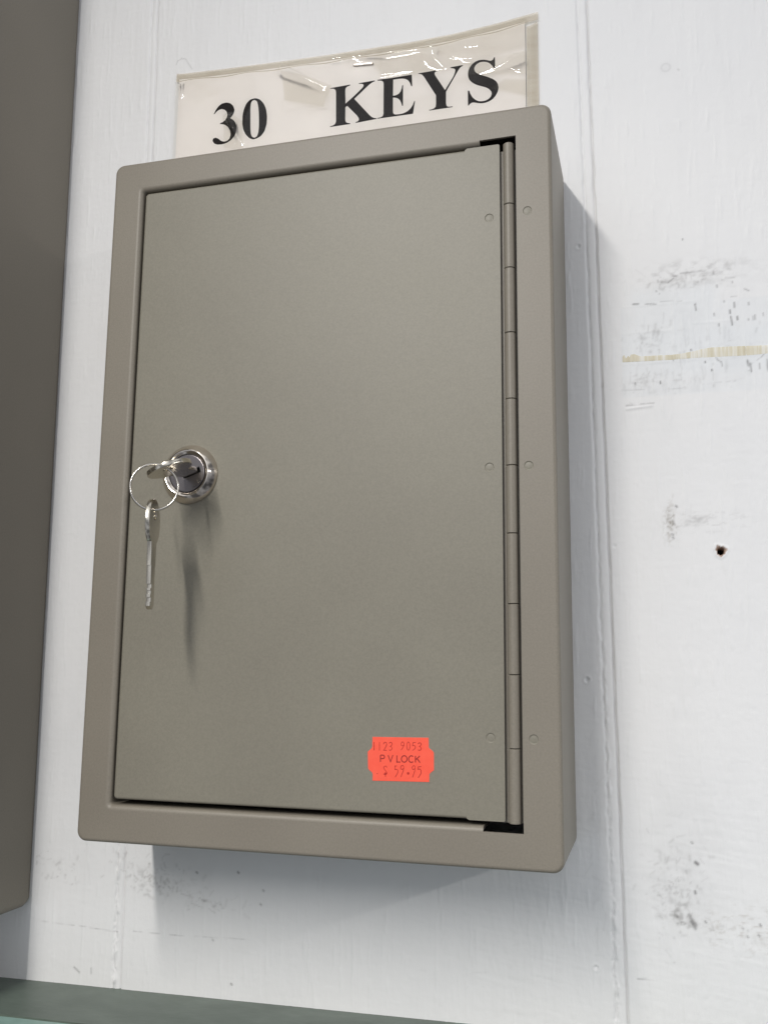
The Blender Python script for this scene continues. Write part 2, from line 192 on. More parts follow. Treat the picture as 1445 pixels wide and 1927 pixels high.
def stroke(mb, pts, w, fn):
    """ribbon of width w along a 2-D polyline, with rounded joints"""
    n = len(pts)
    L, R = [], []
    closed = (pts[0][0] - pts[-1][0]) ** 2 + (pts[0][1] - pts[-1][1]) ** 2 < 1e-4
    for i, p in enumerate(pts):
        a = pts[max(i - 1, 0)]
        b = pts[min(i + 1, n - 1)]
        if closed and i in (0, n - 1):
            a, b = pts[-2], pts[1]
        d1 = Vector((p[0] - a[0], p[1] - a[1]))
        d2 = Vector((b[0] - p[0], b[1] - p[1]))
        d = (d1.normalized() if d1.length > 1e-6 else Vector((0, 0))) + (d2.normalized() if d2.length > 1e-6 else Vector((0, 0)))
        d = d.normalized() if d.length > 1e-6 else Vector((1, 0))
        c = 1.0
        if d1.length > 1e-6 and d2.length > 1e-6:
            c = max(0.5, d1.normalized().dot(d))
        m = Vector((-d.y, d.x)) * (w / 2 / c)
        L.append((p[0] + m.x, p[1] + m.y))
        R.append((p[0] - m.x, p[1] - m.y))
    mb.grid([[fn(q) for q in R], [fn(q) for q in L]])


def disc(mb, c, r, fn, n=20):
    pts = [(c[0] + r * math.cos(2 * math.pi * i / n), c[1] + r * math.sin(2 * math.pi * i / n)) for i in range(n)]
    mb.add([fn(p) for p in pts], [tuple(range(n))])


# ------------------------------------------------------------------ materials
def mat(name):
    m = bpy.data.materials.new(name)
    m.use_nodes = True
    nt = m.node_tree
    return m, nt, nt.nodes["Principled BSDF"]


def node(nt, kind, **kw):
    n = nt.nodes.new(kind)
    for k, v in kw.items():
        if k in n.inputs.keys() if hasattr(n.inputs, "keys") else False:
            n.inputs[k].default_value = v
        else:
            setattr(n, k, v)
    return n


def noise(nt, vec, scale, detail=3, rough=0.55):
    n = nt.nodes.new("ShaderNodeTexNoise")
    n.inputs["Scale"].default_value = scale
    n.inputs["Detail"].default_value = detail
    n.inputs["Roughness"].default_value = rough
    nt.links.new(vec, n.inputs["Vector"])
    return n.outputs["Fac"]


def mapped(nt, scale=(1, 1, 1)):
    tc = nt.nodes.new("ShaderNodeTexCoord")
    mp = nt.nodes.new("ShaderNodeMapping")
    mp.inputs["Scale"].default_value = scale
    nt.links.new(tc.outputs["Object"], mp.inputs["Vector"])
    return mp.outputs["Vector"]


def ramp(nt, fac, stops):
    r = nt.nodes.new("ShaderNodeValToRGB")
    e = r.color_ramp.elements
    while len(e) < len(stops):
        e.new(0.5)
    for el, (p, c) in zip(e, stops):
        el.position = p
        el.color = (c[0], c[1], c[2], 1)
    nt.links.new(fac, r.inputs["Fac"])
    return r.outputs["Color"]


def bump(nt, bsdf, fac, dist, strength=1.0, prev=None):
    b = nt.nodes.new("ShaderNodeBump")
    b.inputs["Strength"].default_value = strength
    b.inputs["Distance"].default_value = dist
    nt.links.new(fac, b.inputs["Height"])
    if prev is not None:
        nt.links.new(prev, b.inputs["Normal"])
    nt.links.new(b.outputs["Normal"], bsdf.inputs["Normal"])
    return b.outputs["Normal"]


def mixcol(nt, a, b, fac, mode="MIX"):
    m = nt.nodes.new("ShaderNodeMix")
    m.data_type = "RGBA"
    m.blend_type = mode
    for sock, val in ((m.inputs[6], a), (m.inputs[7], b), (m.inputs[0], fac)):
        if hasattr(val, "links") or hasattr(val, "is_linked"):
            nt.links.new(val, sock)
        elif isinstance(val, (int, float)):
            sock.default_value = val
        else:
            sock.default_value = (val[0], val[1], val[2], 1)
    return m.outputs[2]


def powder_coat(name, dark, light, rough):
    m, nt, b = mat(name)
    v = mapped(nt)
    broad = noise(nt, v, 14, 2)
    fine = noise(nt, v, 1250, 3, 0.75)
    c = ramp(nt, broad, [(0.3, dark), (0.7, light)])
    g = ramp(nt, fine, [(0.3, (0.90, 0.90, 0.90)), (0.7, (1.09, 1.09, 1.09))])
    nt.links.new(mixcol(nt, c, g, 1.0, "MULTIPLY"), b.inputs["Base Color"])
    rr = nt.nodes.new("ShaderNodeMapRange")
    rr.inputs[3].default_value = rough - 0.04
    rr.inputs[4].default_value = rough + 0.06
    nt.links.new(broad, rr.inputs[0])
    nt.links.new(rr.outputs[0], b.inputs["Roughness"])
    b.inputs["Specular IOR Level"].default_value = 0.55
    n1 = bump(nt, b, noise(nt, v, 1500, 2, 0.6), 0.00003, 0.8)
    bump(nt, b, noise(nt, v, 60, 2), 0.0003, 0.25, n1)
    return m


M_CASE = powder_coat("taupe_powder_coat", (0.212, 0.190, 0.154), (0.234, 0.211, 0.171), 0.46)
M_DOOR = powder_coat("taupe_powder_coat_door", (0.207, 0.1925, 0.153), (0.229, 0.2145, 0.170), 0.46)
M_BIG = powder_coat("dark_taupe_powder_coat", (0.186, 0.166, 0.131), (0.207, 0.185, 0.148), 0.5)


def metal(name, col, rough, brushed=0.0):
    m, nt, b = mat(name)
    b.inputs["Metallic"].default_value = 1
    v = mapped(nt)
    c = ramp(nt, noise(nt, v, 300, 3), [(0.3, [x * 0.95 for x in col]), (0.7, col)])
    nt.links.new(c, b.inputs["Base Color"])
    rr = nt.nodes.new("ShaderNodeMapRange")
    rr.inputs[3].default_value = rough * 0.85
    rr.inputs[4].default_value = rough * 1.2
    nt.links.new(noise(nt, v, 300, 3), rr.inputs[0])
    nt.links.new(rr.outputs[0], b.inputs["Roughness"])
    if brushed:
        bump(nt, b, noise(nt, mapped(nt, (1, 1, 8)), 500, 2), 0.00004, brushed)
    return m


M_NICKEL = metal("polished_nickel", (0.70, 0.64, 0.57), 0.10)
M_PLUG = metal("dull_plug_metal", (0.22, 0.205, 0.21), 0.28)
M_KEY = metal("nickel_silver_key", (0.66, 0.62, 0.54), 0.17, 0.1)
M_WIRE = metal("steel_wire", (0.74, 0.70, 0.64), 0.16)
M_STAPLE = metal("staple_steel", (0.62, 0.58, 0.53), 0.25)

m, nt, b = mat("slot_shade_black")
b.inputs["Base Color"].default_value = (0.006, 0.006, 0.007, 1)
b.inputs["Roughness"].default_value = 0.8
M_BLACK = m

# printed ink
m, nt, b = mat("black_toner")
nt.links.new(ramp(nt, noise(nt, mapped(nt), 900, 2), [(0.3, (0.008, 0.006, 0.007)), (0.7, (0.016, 0.013, 0.014))]), b.inputs["Base Color"])
b.inputs["Roughness"].default_value = 0.6
b.inputs["Specular IOR Level"].default_value = 0.12
M_INK = m


def ink(name, a, c):
    m, nt, b = mat(name)
    nt.links.new(ramp(nt, noise(nt, mapped(nt), 1600, 3, 0.7), [(0.35, a), (0.62, c)]), b.inputs["Base Color"])
    b.inputs["Roughness"].default_value = 0.6
    return m


M_INK_NAME = ink("dark_red_ink", (0.26, 0.008, 0.008), (0.36, 0.012, 0.010))
M_INK_DATE = ink("thin_red_ink", (0.33, 0.008, 0.005), (0.62, 0.022, 0.012))

m, nt, b = mat("fluorescent_label_paper")
v = mapped(nt)
nt.links.new(ramp(nt, noise(nt, v, 250, 4), [(0.3, (0.96, 0.098, 0.052)), (0.7, (0.99, 0.120, 0.066))]), b.inputs["Base Color"])
b.inputs["Roughness"].default_value = 0.5
bump(nt, b, noise(nt, v, 220, 3), 0.0002, 0.25)
M_STICKER = m
m, nt, b = mat("label_cut_edge")
b.inputs["Base Color"].default_value = (0.95, 0.42, 0.34, 1)
M_STICKER_EDGE = m

m, nt, b = mat("printer_paper")
v = mapped(nt)
nt.links.new(ramp(nt, noise(nt, v, 45, 4), [(0.3, (0.875, 0.842, 0.82)), (0.7, (0.905, 0.873, 0.85))]), b.inputs["Base Color"])
b.inputs["Roughness"].default_value = 0.85
bump(nt, b, noise(nt, v, 900, 2), 0.00004, 0.4)
M_PAPER = m

# clear sheet protector: see-through film with a sharp reflection and a slight yellow haze
m, nt, b = mat("clear_plastic_film")
out = nt.nodes["Material Output"]
tr = nt.nodes.new("ShaderNodeBsdfTransparent")
tr.inputs[0].default_value = (0.99, 0.985, 0.97, 1)
gl = nt.nodes.new("ShaderNodeBsdfGlossy")
gl.inputs["Roughness"].default_value = 0.02
fr = nt.nodes.new("ShaderNodeFresnel")
fr.inputs["IOR"].default_value = 1.36
mx = nt.nodes.new("ShaderNodeMixShader")
nt.links.new(fr.outputs[0], mx.inputs[0])
nt.links.new(tr.outputs[0], mx.inputs[1])
nt.links.new(gl.outputs[0], mx.inputs[2])
hz = nt.nodes.new("ShaderNodeBsdfDiffuse")
hz.inputs[0].default_value = (0.72, 0.69, 0.62, 1)
mx2 = nt.nodes.new("ShaderNodeMixShader")
cl = nt.nodes.new("ShaderNodeAttribute")
cl.attribute_name = "film_tint"
nt.links.new(mixcol(nt, (0.99, 0.985, 0.97), (0.90, 0.885, 0.84), cl.outputs["Fac"]), tr.inputs[0])
hm = nt.nodes.new("ShaderNodeMapRange")
hm.inputs[3].default_value = 0.003
hm.inputs[4].default_value = 0.05
nt.links.new(cl.outputs["Fac"], hm.inputs[0])
nt.links.new(hm.outputs[0], mx2.inputs[0])
nt.links.new(mx.outputs[0], mx2.inputs[1])
nt.links.new(hz.outputs[0], mx2.inputs[2])
nt.links.new(mx2.outputs[0], out.inputs["Surface"])
M_FILM = m

m, nt, b = mat("yellowed_film_seam")
out = nt.nodes["Material Output"]
tr = nt.nodes.new("ShaderNodeBsdfTransparent")
tr.inputs[0].default_value = (0.9, 0.86, 0.78, 1)
b.inputs["Roughness"].default_value = 0.3
nt.links.new(ramp(nt, noise(nt, mapped(nt, (1, 1, 4)), 60, 4), [(0.3, (0.68, 0.63, 0.56)), (0.7, (0.82, 0.78, 0.72))]), b.inputs["Base Color"])
mx = nt.nodes.new("ShaderNodeMixShader")
mx.inputs[0].default_value = 0.42
nt.links.new(tr.outputs[0], mx.inputs[1])
nt.links.new(b.outputs[0], mx.inputs[2])
nt.links.new(mx.outputs[0], out.inputs["Surface"])
M_SEAM = m

m, nt, b = mat("torn_masking_tape")
v = mapped(nt, (1, 1, 0.06))
nt.links.new(ramp(nt, noise(nt, v, 420, 3, 0.6), [(0.30, (0.62, 0.57, 0.43)), (0.48, (0.70, 0.66, 0.53)), (0.62, (0.80, 0.79, 0.74))]), b.inputs["Base Color"])
b.inputs["Roughness"].default_value = 0.7
bump(nt, b, noise(nt, v, 420, 3), 0.0001, 0.4)
M_TAPE = m

# painted board wall: its wear (stains, scuffs, pencil marks) is stored per vertex
m, nt, b = mat("white_painted_boards")
at = nt.nodes.new("ShaderNodeAttribute")
at.attribute_name = "wear"
v = mapped(nt)
tone = ramp(nt, noise(nt, v, 9, 4), [(0.3, (0.812, 0.82, 0.832)), (0.7, (0.842, 0.846, 0.85))])
nt.links.new(mixcol(nt, tone, at.outputs["Color"], 1.0, "MULTIPLY"), b.inputs["Base Color"])
b.inputs["Roughness"].default_value = 0.55
b.inputs["Specular IOR Level"].default_value = 0.35
n1 = bump(nt, b, noise(nt, v, 1300, 3, 0.6), 0.00006, 0.6)
n2 = bump(nt, b, noise(nt, mapped(nt, (1, 1, 0.12)), 620, 4, 0.7), 0.00010, 0.55, n1)
bump(nt, b, noise(nt, mapped(nt, (0.16, 1, 1)), 260, 4, 0.7), 0.00012, 0.22, n2)
M_WALL = m

m, nt, b = mat("dark_green_shelf_paint")
v = mapped(nt, (0.5, 1, 1))
nt.links.new(ramp(nt, noise(nt, v, 60, 5, 0.65), [(0.3, (0.082, 0.110, 0.090)), (0.7, (0.134, 0.170, 0.143))]), b.inputs["Base Color"])
b.inputs["Roughness"].default_value = 0.4
bump(nt, b, noise(nt, v, 260, 4), 0.0003, 0.4)
M_SHELF = m
m, nt, b = mat("teal_edge_paint")
v = mapped(nt)
nt.links.new(ramp(nt, noise(nt, v, 120, 4), [(0.3, (0.20, 0.34, 0.30)), (0.7, (0.27, 0.42, 0.38))]), b.inputs["Base Color"])
b.inputs["Roughness"].default_value = 0.4
bump(nt, b, noise(nt, v, 200, 3), 0.0003, 0.4)
M_TRIM = m

# ------------------------------------------------------------------ wall
rng = np.random.default_rng(11)


def vnoise(X, Z, sx, sz, seed):
    r = np.random.default_rng(seed)
    u, w = X / sx + 1000.37, Z / sz + 1000.71
    iu, iw = np.floor(u).astype(np.int64), np.floor(w).astype(np.int64)
    fu, fw = u - iu, w - iw
    fu, fw = fu * fu * (3 - 2 * fu), fw * fw * (3 - 2 * fw)
    T = r.random((512, 512))
    g = lambda a, c: T[a & 511, c & 511]
    return (g(iu, iw) * (1 - fu) * (1 - fw) + g(iu + 1, iw) * fu * (1 - fw) + g(iu, iw + 1) * (1 - fu) * fw + g(iu + 1, iw + 1) * fu * fw)


def fbm(X, Z, sx, sz, seed, o=3):
    s, a, t = 0, 1.0, 0
    for i in range(o):
        s = s + a * vnoise(X, Z, sx / 2 ** i, sz / 2 ** i, seed + i)
        t += a
        a *= 0.55
    return s / t


def box(X, Z, x0, x1, z0, z1, e):
    sx = np.clip(np.minimum(X - x0, x1 - X) / e + 0.5, 0, 1)
    sz = np.clip(np.minimum(Z - z0, z1 - Z) / e + 0.5, 0, 1)
    return sx * sz


def blob(X, Z, x0, x1, z0, z1):
    return np.exp(-(((X - (x0 + x1) / 2) / ((x1 - x0) / 2)) ** 2 + ((Z - (z0 + z1) / 2) / ((z1 - z0) / 2)) ** 2) ** 1.5)


def axis(lo, hi, a, c, fine, coarse):
    left = np.arange(lo, a, coarse)
    mid = np.arange(a, c, fine)
    right = np.arange(c, hi + coarse * 0.5, coarse)
    return np.concatenate([left, mid, right])


xs = axis(-700, 900, -132, 304, 0.5, 8)
zs = axis(-500, 1100, -108, 472, 0.55, 8)
X, Z = np.meshgrid(xs, zs)
H = np.zeros_like(X)          # height toward the viewer, mm
wear = np.ones(X.shape + (3,))


def darken(mask, col=(0.30, 0.29, 0.28)):
    global wear
    m3 = np.clip(mask, 0, 1)[..., None]
    wear = wear * (1 - m3 * (1 - np.array(col)))


# brush strokes in the paint
H += 0.09 * (fbm(X, Z, 1.9, 30, 1) - 0.5) + 0.10 * (vnoise(X + 2 * vnoise(X, Z, 30, 30, 77), Z, 3.1, 60, 2) - 0.5)
H += 0.9 * np.clip(fbm(X, Z, 1.5, 14, 78) - 0.64, 0, 1) + 0.2 * np.clip(fbm(X, Z, 6, 1.6, 79) - 0.66, 0, 1)
H += 0.07 * (fbm(X, Z, 2.4, 2.4, 83) - 0.5)
H += 0.03 * (vnoise(X, Z, 14, 1.7, 3) - 0.5) + 0.06 * (fbm(X, Z, 1.6, 1.6, 4) - 0.5)
H += 0.30 * (fbm(X, Z, 30, 60, 5) - 0.5)
rough_zone = np.clip(blob(X, Z, 150, 225, -90, 60) + blob(X, Z, 225, 300, -110, 40) * 0.8, 0, 1)
dir1 = fbm(X + Z * 0.3 * (vnoise(X, Z, 25, 25, 130) - 0.2), Z, 1.5, 9, 6, 2) - 0.5
dir2 = vnoise(X, Z + 0.15 * X, 14, 1.2, 7) - 0.5
H += rough_zone * (0.13 * dir1 + 0.09 * dir2)


def board_joint(xa0, za0, xa1, za1, width, lump):
    """a beaded board joint: ragged paint edge on the left, bead, thin open crack on the right"""
    global H
    xl = xa0 + (Z - za0) * (xa1 - xa0) / (za1 - za0)
    wob = 0.5 * (fbm(X * 0 + 3, Z, 1, 9, 20 + int(lump * 10)) - 0.5)
    rag = 1.3 * (fbm(X * 0 + 9, Z, 1, 3.2, 30 + int(lump * 10)) - 0.5) * np.clip((260 - Z) / 200, 0.25, 1.6)
    wd = width + 0.35 * (fbm(X * 0 + 5, Z, 1, 14, 40 + int(lump * 10)) - 0.5)
    s = X - xl - wob
    inside = np.clip(np.minimum(s - rag, wd - s) / 0.5 + 0.5, 0, 1)
    H -= 0.55 * inside
    H += 0.30 * inside * np.clip(1 - ((s - wd * 0.45) / (wd * 0.5)) ** 2, 0, 1)
    H -= (0.35 + 0.55 * vnoise(X, Z, 4, 5, 51)) * np.exp(-((s - rag) / 0.45) ** 2)
    deep = 1.2 + 0.9 * vnoise(X * 0, Z, 1, 17, 52)
    H -= deep * np.exp(-((s - wd) / 0.36) ** 2)
    # paint lumps gathered along the left edge
    k = np.clip((150 - Z) / 220, 0, 1) * lump
    H += k * 2.2 * np.clip(fbm(X, Z, 1.3, 4.5, 60 + int(lump * 10)) - 0.45, 0, 1) * np.exp(-((s - rag - 0.8) / 1.0) ** 2) * 2
    return s, wd


s1, w1 = board_joint(-23.3, 444.8, -15.6, -78, 3.9, 1.0)
s2, w2 = board_joint(211.6, 398, 218.0, -70, 4.7, 0.8)
for s_, w_ in ((s1, w1), (s2, w2)):
    darken(0.35 * np.exp(-((s_ - w_) / 0.4) ** 2) * (0.4 + 0.6 * vnoise(X, Z, 2, 7, 70)), (0.35, 0.32, 0.30))
    darken(0.25 * np.exp(-((s_) / 0.4) ** 2) * np.clip(vnoise(X, Z, 1, 3, 71) - 0.3, 0, 1), (0.35, 0.32, 0.30))

# patch where tape was pulled off: paler, with fine vertical drag lines
patch = box(X, Z, 228, 330, 195.5, 238, 0.8) * (0.55 + 0.45 * box(X, Z, 228, 330, 205, 226, 5))
patch = np.maximum(patch, 0.8 * box(X, Z, 232, 270, 224, 246, 6))
wear *= 1 - patch[..., None] * (1 - np.array((0.965, 0.985, 1.0)))
H -= 0.05 * patch
streak = np.clip(vnoise(X, Z, 1.1, 14, 80) - 0.58, 0, 1) * 2.4
H += 0.10 * patch * streak
greyv = np.clip(fbm(X, Z, 1.2, 7, 81) - 0.50, 0, 1) * 2.2 * box(X, Z, 228, 262, 196, 234, 3)
darken(0.30 * greyv * np.clip(vnoise(X, Z, 9, 9, 82) * 1.6 - 0.3, 0, 1), (0.55, 0.56, 0.58))
for xx, zz0, zz1 in ((232, 198, 236), (241.5, 199, 231), (251, 196, 240), (258.5, 200, 236), (262.5, 197, 214), (266, 216, 242), (272, 198, 230), (281, 204, 240)):
    H += 0.09 * box(X, Z, xx - 0.35, xx + 0.35, zz0, zz1, 0.5)
for zz, xx0, xx1 in ((225.6, 228, 250), (238.4, 229, 262), (228, 259, 276), (214.6, 262, 330), (211.2, 228, 330)):
    H += 0.10 * box(X, Z, xx0, xx1, zz - 0.3, zz + 0.3, 0.5)

# scuffs and grime
sp = fbm(X, Z, 2.2, 1.2, 90)
darken(0.22 * np.clip(fbm(X, Z, 3.5, 2, 92) - 0.46, 0, 1) * 5 * blob(X, Z, 236, 285, 246, 258))
darken(0.10 * fbm(X, Z, 8, 8, 96) * blob(X, Z, 218, 268, -48, 30), (0.4, 0.4, 0.4))
sm_ = fbm(X + 0.4 * Z, Z, 1.6, 1.0, 98)
darken(0.14 * np.clip(fbm(X, Z, 2.5, 1.0, 104) - 0.58, 0, 1) * 7 * blob(X, Z, 244, 280, 133, 143))
darken(0.40 * np.clip(fbm(X, Z, 0.9, 1.2, 106) - 0.50, 0, 1) * 6 * blob(X, Z, 243.5, 249.5, 129, 146), (0.42, 0.38, 0.33))
darken(0.18 * np.clip(fbm(X, Z, 3, 1.0, 108) - 0.6, 0, 1) * 8 * blob(X, Z, 252, 285, -40, -18), (0.45, 0.40, 0.34))
darken(0.03 * np.clip(fbm(X, Z, 10, 30, 110) - 0.5, 0, 1) * 4, (0.5, 0.5, 0.5))
ringd = np.sqrt((X - 252.1) ** 2 + (Z - 355.3) ** 2)
darken(0.22 * np.exp(-((ringd - 2.0) / 0.4) ** 2), (0.5, 0.5, 0.5))
darken(0.10 * np.exp(-(ringd / 3.0) ** 2), (0.5, 0.5, 0.5))


def local(cx0, cx1, cz0, cz1):
    i0, i1 = np.searchsorted(xs, cx0), np.searchsorted(xs, cx1)
    j0, j1 = np.searchsorted(zs, cz0), np.searchsorted(zs, cz1)
    return slice(j0, j1), slice(i0, i1)


def seg_dist(Xl, Zl, x0, z0, x1, z1):
    dx, dz = x1 - x0, z1 - z0
    t = np.clip(((Xl - x0) * dx + (Zl - z0) * dz) / max(dx * dx + dz * dz, 1e-6), 0, 1)
    return np.hypot(Xl - x0 - t * dx, Zl - z0 - t * dz)


for x0, z0, x1, z1, wd_, k in WALL_MARKS:
    J, I = local(min(x0, x1) - 3, max(x0, x1) + 3, min(z0, z1) - 3, max(z0, z1) + 3)
    d = seg_dist(X[J, I], Z[J, I], x0, z0, x1, z1)
    mk = 0.8 * k * np.exp(-(d / (0.85 * wd_)) ** 2)
    if (x1 - x0) ** 2 + (z1 - z0) ** 2 > 25:
        mk = mk * np.clip(2.2 * vnoise(X[J, I], Z[J, I], 1.6, 1.6, 120) - 0.5, 0, 1) * 0.9
    wear[J, I] *= 1 - mk[..., None] * (1 - np.array((0.10, 0.09, 0.09)))


def rub(cx, cz, rx, rz, slope, n, ang, spread, lmax, k, seed, col=(0.30, 0.285, 0.27)):
    """a rubbed patch: many short drag marks scattered about a line through its centre"""
    r = np.random.default_rng(seed)
    for _ in range(n):
        u, v_ = r.normal(0, 0.5), r.normal(0, 0.5)
        x, z = cx + u * rx, cz + v_ * rz + u * rx * slope
        a = math.radians(r.normal(ang, spread))
        if r.random() < 0.3:
            a += math.pi / 2
        l = lmax * r.random() ** 2.2 + 0.25
        w_ = 0.28 + 0.5 * r.random() ** 2
        kk = 0.72 * k * (0.2 + 0.8 * r.random() ** 2)
        bend = r.normal(0, 0.22) * l
        pts = [(x, z), (x + l * math.cos(a) * 0.5 - bend * math.sin(a) * 0.25, z + l * math.sin(a) * 0.5 + bend * math.cos(a) * 0.25), (x + l * math.cos(a), z + l * math.sin(a))]
        J, I = local(min(p[0] for p in pts) - 2, max(p[0] for p in pts) + 2, min(p[1] for p in pts) - 2, max(p[1] for p in pts) + 2)
        if X[J, I].size == 0:
            continue
        d = np.minimum(seg_dist(X[J, I], Z[J, I], *pts[0], *pts[1]), seg_dist(X[J, I], Z[J, I], *pts[1], *pts[2]))
        mk = kk * np.exp(-(d / w_) ** 2)
        wear[J, I] *= 1 - mk[..., None] * (1 - np.array(col))


darken(0.16 * np.clip(fbm(X, Z, 7, 4, 600) - 0.3, 0, 1) * blob(X, Z, -14, 40, -42, -14), (0.45, 0.44, 0.43))
darken(0.16 * np.clip(fbm(X, Z, 7, 6, 601) - 0.3, 0, 1) * blob(X, Z, 226, 262, -44, 16), (0.45, 0.44, 0.43))
darken(0.10 * np.clip(fbm(X, Z, 6, 5, 602) - 0.3, 0, 1) * blob(X, Z, 230, 290, 238, 262), (0.45, 0.44, 0.43))
rub(6, -27, 30, 9, -0.22, 150, 5, 35, 3.2, 0.34, 501)
rub(4, -30, 13, 6, -0.15, 80, 60, 50, 2.6, 0.50, 502)
rub(30, -36, 22, 3, -0.12, 36, 0, 25, 4.0, 0.40, 503)
rub(-50, -24, 14, 5, -0.1, 26, 0, 20, 2.6, 0.45, 504)
rub(-50, -31, 12, 3, -0.1, 16, 0, 20, 2.2, 0.40, 505)
rub(241, -14, 13, 24, 0.0, 170, 10, 40, 3.0, 0.30, 506)
rub(245, -22, 8, 12, 0.0, 80, 70, 40, 2.4, 0.42, 507)
rub(247, -28, 14, 3, -0.1, 40, 5, 15, 4.0, 0.45, 508)
rub(268, -30, 18, 6, -0.15, 36, 0, 30, 3.2, 0.36, 509, (0.40, 0.34, 0.27))
rub(246.5, 138, 2.2, 8, 0.0, 45, 80, 30, 2.2, 0.50, 510, (0.40, 0.36, 0.30))
rub(262, 139, 20, 3, 0.02, 40, 2, 12, 5.0, 0.16, 511)
rub(262, 250, 20, 5, 0.06, 60, 4, 15, 6.0, 0.22, 512)
rub(256, 246, 16, 4, 0.05, 40, 30, 40, 2.5, 0.34, 513)
rub(240, 222, 8, 8, 0.0, 50, 85, 10, 5.0, 0.34, 514)
rub(262, 219, 28, 9, 0.0, 70, 88, 8, 6.0, 0.24, 515)
rub(252, 202, 24, 6, 0.0, 80, 88, 8, 6.0, 0.26, 516)
rub(237, 202, 9, 6, 0.0, 40, 80, 15, 4.0, 0.36, 517)
darken(0.16 * np.clip(fbm(X, Z, 6, 12, 603) - 0.35, 0, 1) * box(X, Z, 227, 330, 196, 236, 4), (0.5, 0.52, 0.55))
rub(212, 10, 5, 60, 0.0, 60, 75, 18, 9.0, 0.12, 518)
rub(180, -50, 60, 20, 0.0, 40, 85, 12, 7.0, 0.10, 519)
# a run of dried paint
J, I = local(225, 246, 185, 195)
H[J, I] += 0.35 * np.exp(-(seg_dist(X[J, I], Z[J, I], 229.5, 190.2, 240.5, 191.2) / 0.5) ** 2)
# nail dimples
for nx, nz, nr, nd in ((209.3, 69.4, 1.0, 0.9), (210.3, -49.1, 0.8, 0.8), (209.8, 270.3, 0.9, 0.5), (222.6, 128, 0.8, 0.3)):
    J, I = local(nx - 5, nx + 5, nz - 5, nz + 5)
    rr_ = np.hypot((X[J, I] - nx) * 1.15, Z[J, I] - nz)
    H[J, I] -= nd * np.exp(-(rr_ / nr) ** 4)
    H[J, I] += 0.25 * nd * np.exp(-((rr_ - nr * 1.5) / 0.5) ** 2)
# screw hole with torn paint round it
hx, hz_ = 267.0, 124.9
J, I = local(hx - 9, hx + 9, hz_ - 9, hz_ + 9)
dx_, dz_ = X[J, I] - hx, Z[J, I] - hz_
rr_ = np.hypot(dx_, dz_)
th_ = np.arctan2(dz_, dx_)
torn = 2.2 + 0.28 * np.sin(3 * th_ + 0.6) + 0.22 * np.sin(7 * th_) + 0.5 * np.exp(-((th_ - 2.2) / 0.25) ** 2)
H[J, I] += 0.45 * np.exp(-((rr_ - torn - 0.2) / 0.45) ** 2)
H[J, I] -= 0.35 * np.clip((torn - rr_) / 0.5 + 0.5, 0, 1)
H[J, I] -= 9.0 * np.clip((1.35 - rr_) / 0.3 + 0.5, 0, 1)
mk = np.clip((torn - rr_) / 0.4 + 0.5, 0, 1)
wear[J, I] *= 1 - mk[..., None] * (1 - np.array((0.50, 0.36, 0.28)))
mk = np.clip((1.25 - rr_) / 0.4 + 0.5, 0, 1)
wear[J, I] *= 1 - mk[..., None] * (1 - np.array((0.06, 0.035, 0.02)))
# keep the outskirts flat
edge = np.clip(np.minimum.reduce([X + 140, 312 - X, Z + 116, 480 - Z]) / 6, 0, 1)
H *= edge

nz, nx = X.shape
me = bpy.data.meshes.new("wall")
me.vertices.add(nx * nz)
co = np.stack([X, -H, Z], -1).astype(np.float32) * MM
me.vertices.foreach_set("co", co.ravel())
idx = np.arange(nx * nz).reshape(nz, nx)
quads = np.stack([idx[:-1, :-1], idx[:-1, 1:], idx[1:, 1:], idx[1:, :-1]], -1).reshape(-1, 4)
me.loops.add(quads.size)
me.loops.foreach_set("vertex_index", quads.ravel().astype(np.int32))
me.polygons.add(len(quads))
me.polygons.foreach_set("loop_start", np.arange(0, quads.size, 4, dtype=np.int32))
me.polygons.foreach_set("use_smooth", np.ones(len(quads), dtype=bool))
ca = me.attributes.new("wear", "FLOAT_COLOR", "POINT")
ca.data.foreach_set("color", np.concatenate([np.clip(wear, 0, 1.2), np.ones(X.shape + (1,))], -1).astype(np.float32).ravel())
me.update(calc_edges=True)
me.validate()
wall = place("wall", me, M_WALL)
tag(wall, "white painted wall of vertical boards, scuffed and marked", None, None, "structure")

# torn masking tape left on the wall
tb_ = TAPE[:7]
tt_ = TAPE[7:][::-1]
mb = MB()
rows = []
for i in range(261):
    x = 228.3 + (290.2 - 228.3) * i / 260
    zb_ = float(np.interp(x, [p[0] for p in tb_], [p[1] for p in tb_]))
    zt_ = float(np.interp(x, sorted(p[0] for p in tt_), [p[1] for p in sorted(tt_)]))
    col = []
    for k in range(6):
        z = zb_ + (zt_ - zb_) * k / 5
        h = float(H[np.searchsorted(zs, z), np.searchsorted(xs, x)])
        col.append((x, -h - (0.12 if 0 < k < 5 else 0.07), z))
    rows.append([(x, 0.3, zb_)] + col + [(x, 0.3, zt_)])
# the strip runs on past the right edge of the photograph
last = rows[-1]
for x in range(292, 320, 4):
    rows.append([(x, p[1], p[2]) for p in last])
mb.grid(rows[::-1])
tape = mb.build("tape_strip", M_TAPE)
tag(tape, "thin torn strip of yellowed masking tape stuck to the wall at right", "tape")

# ------------------------------------------------------------------ key cabinet
F = -62.45           # front plane of the small cabinet
YD = F + 1.2         # front plane of its door


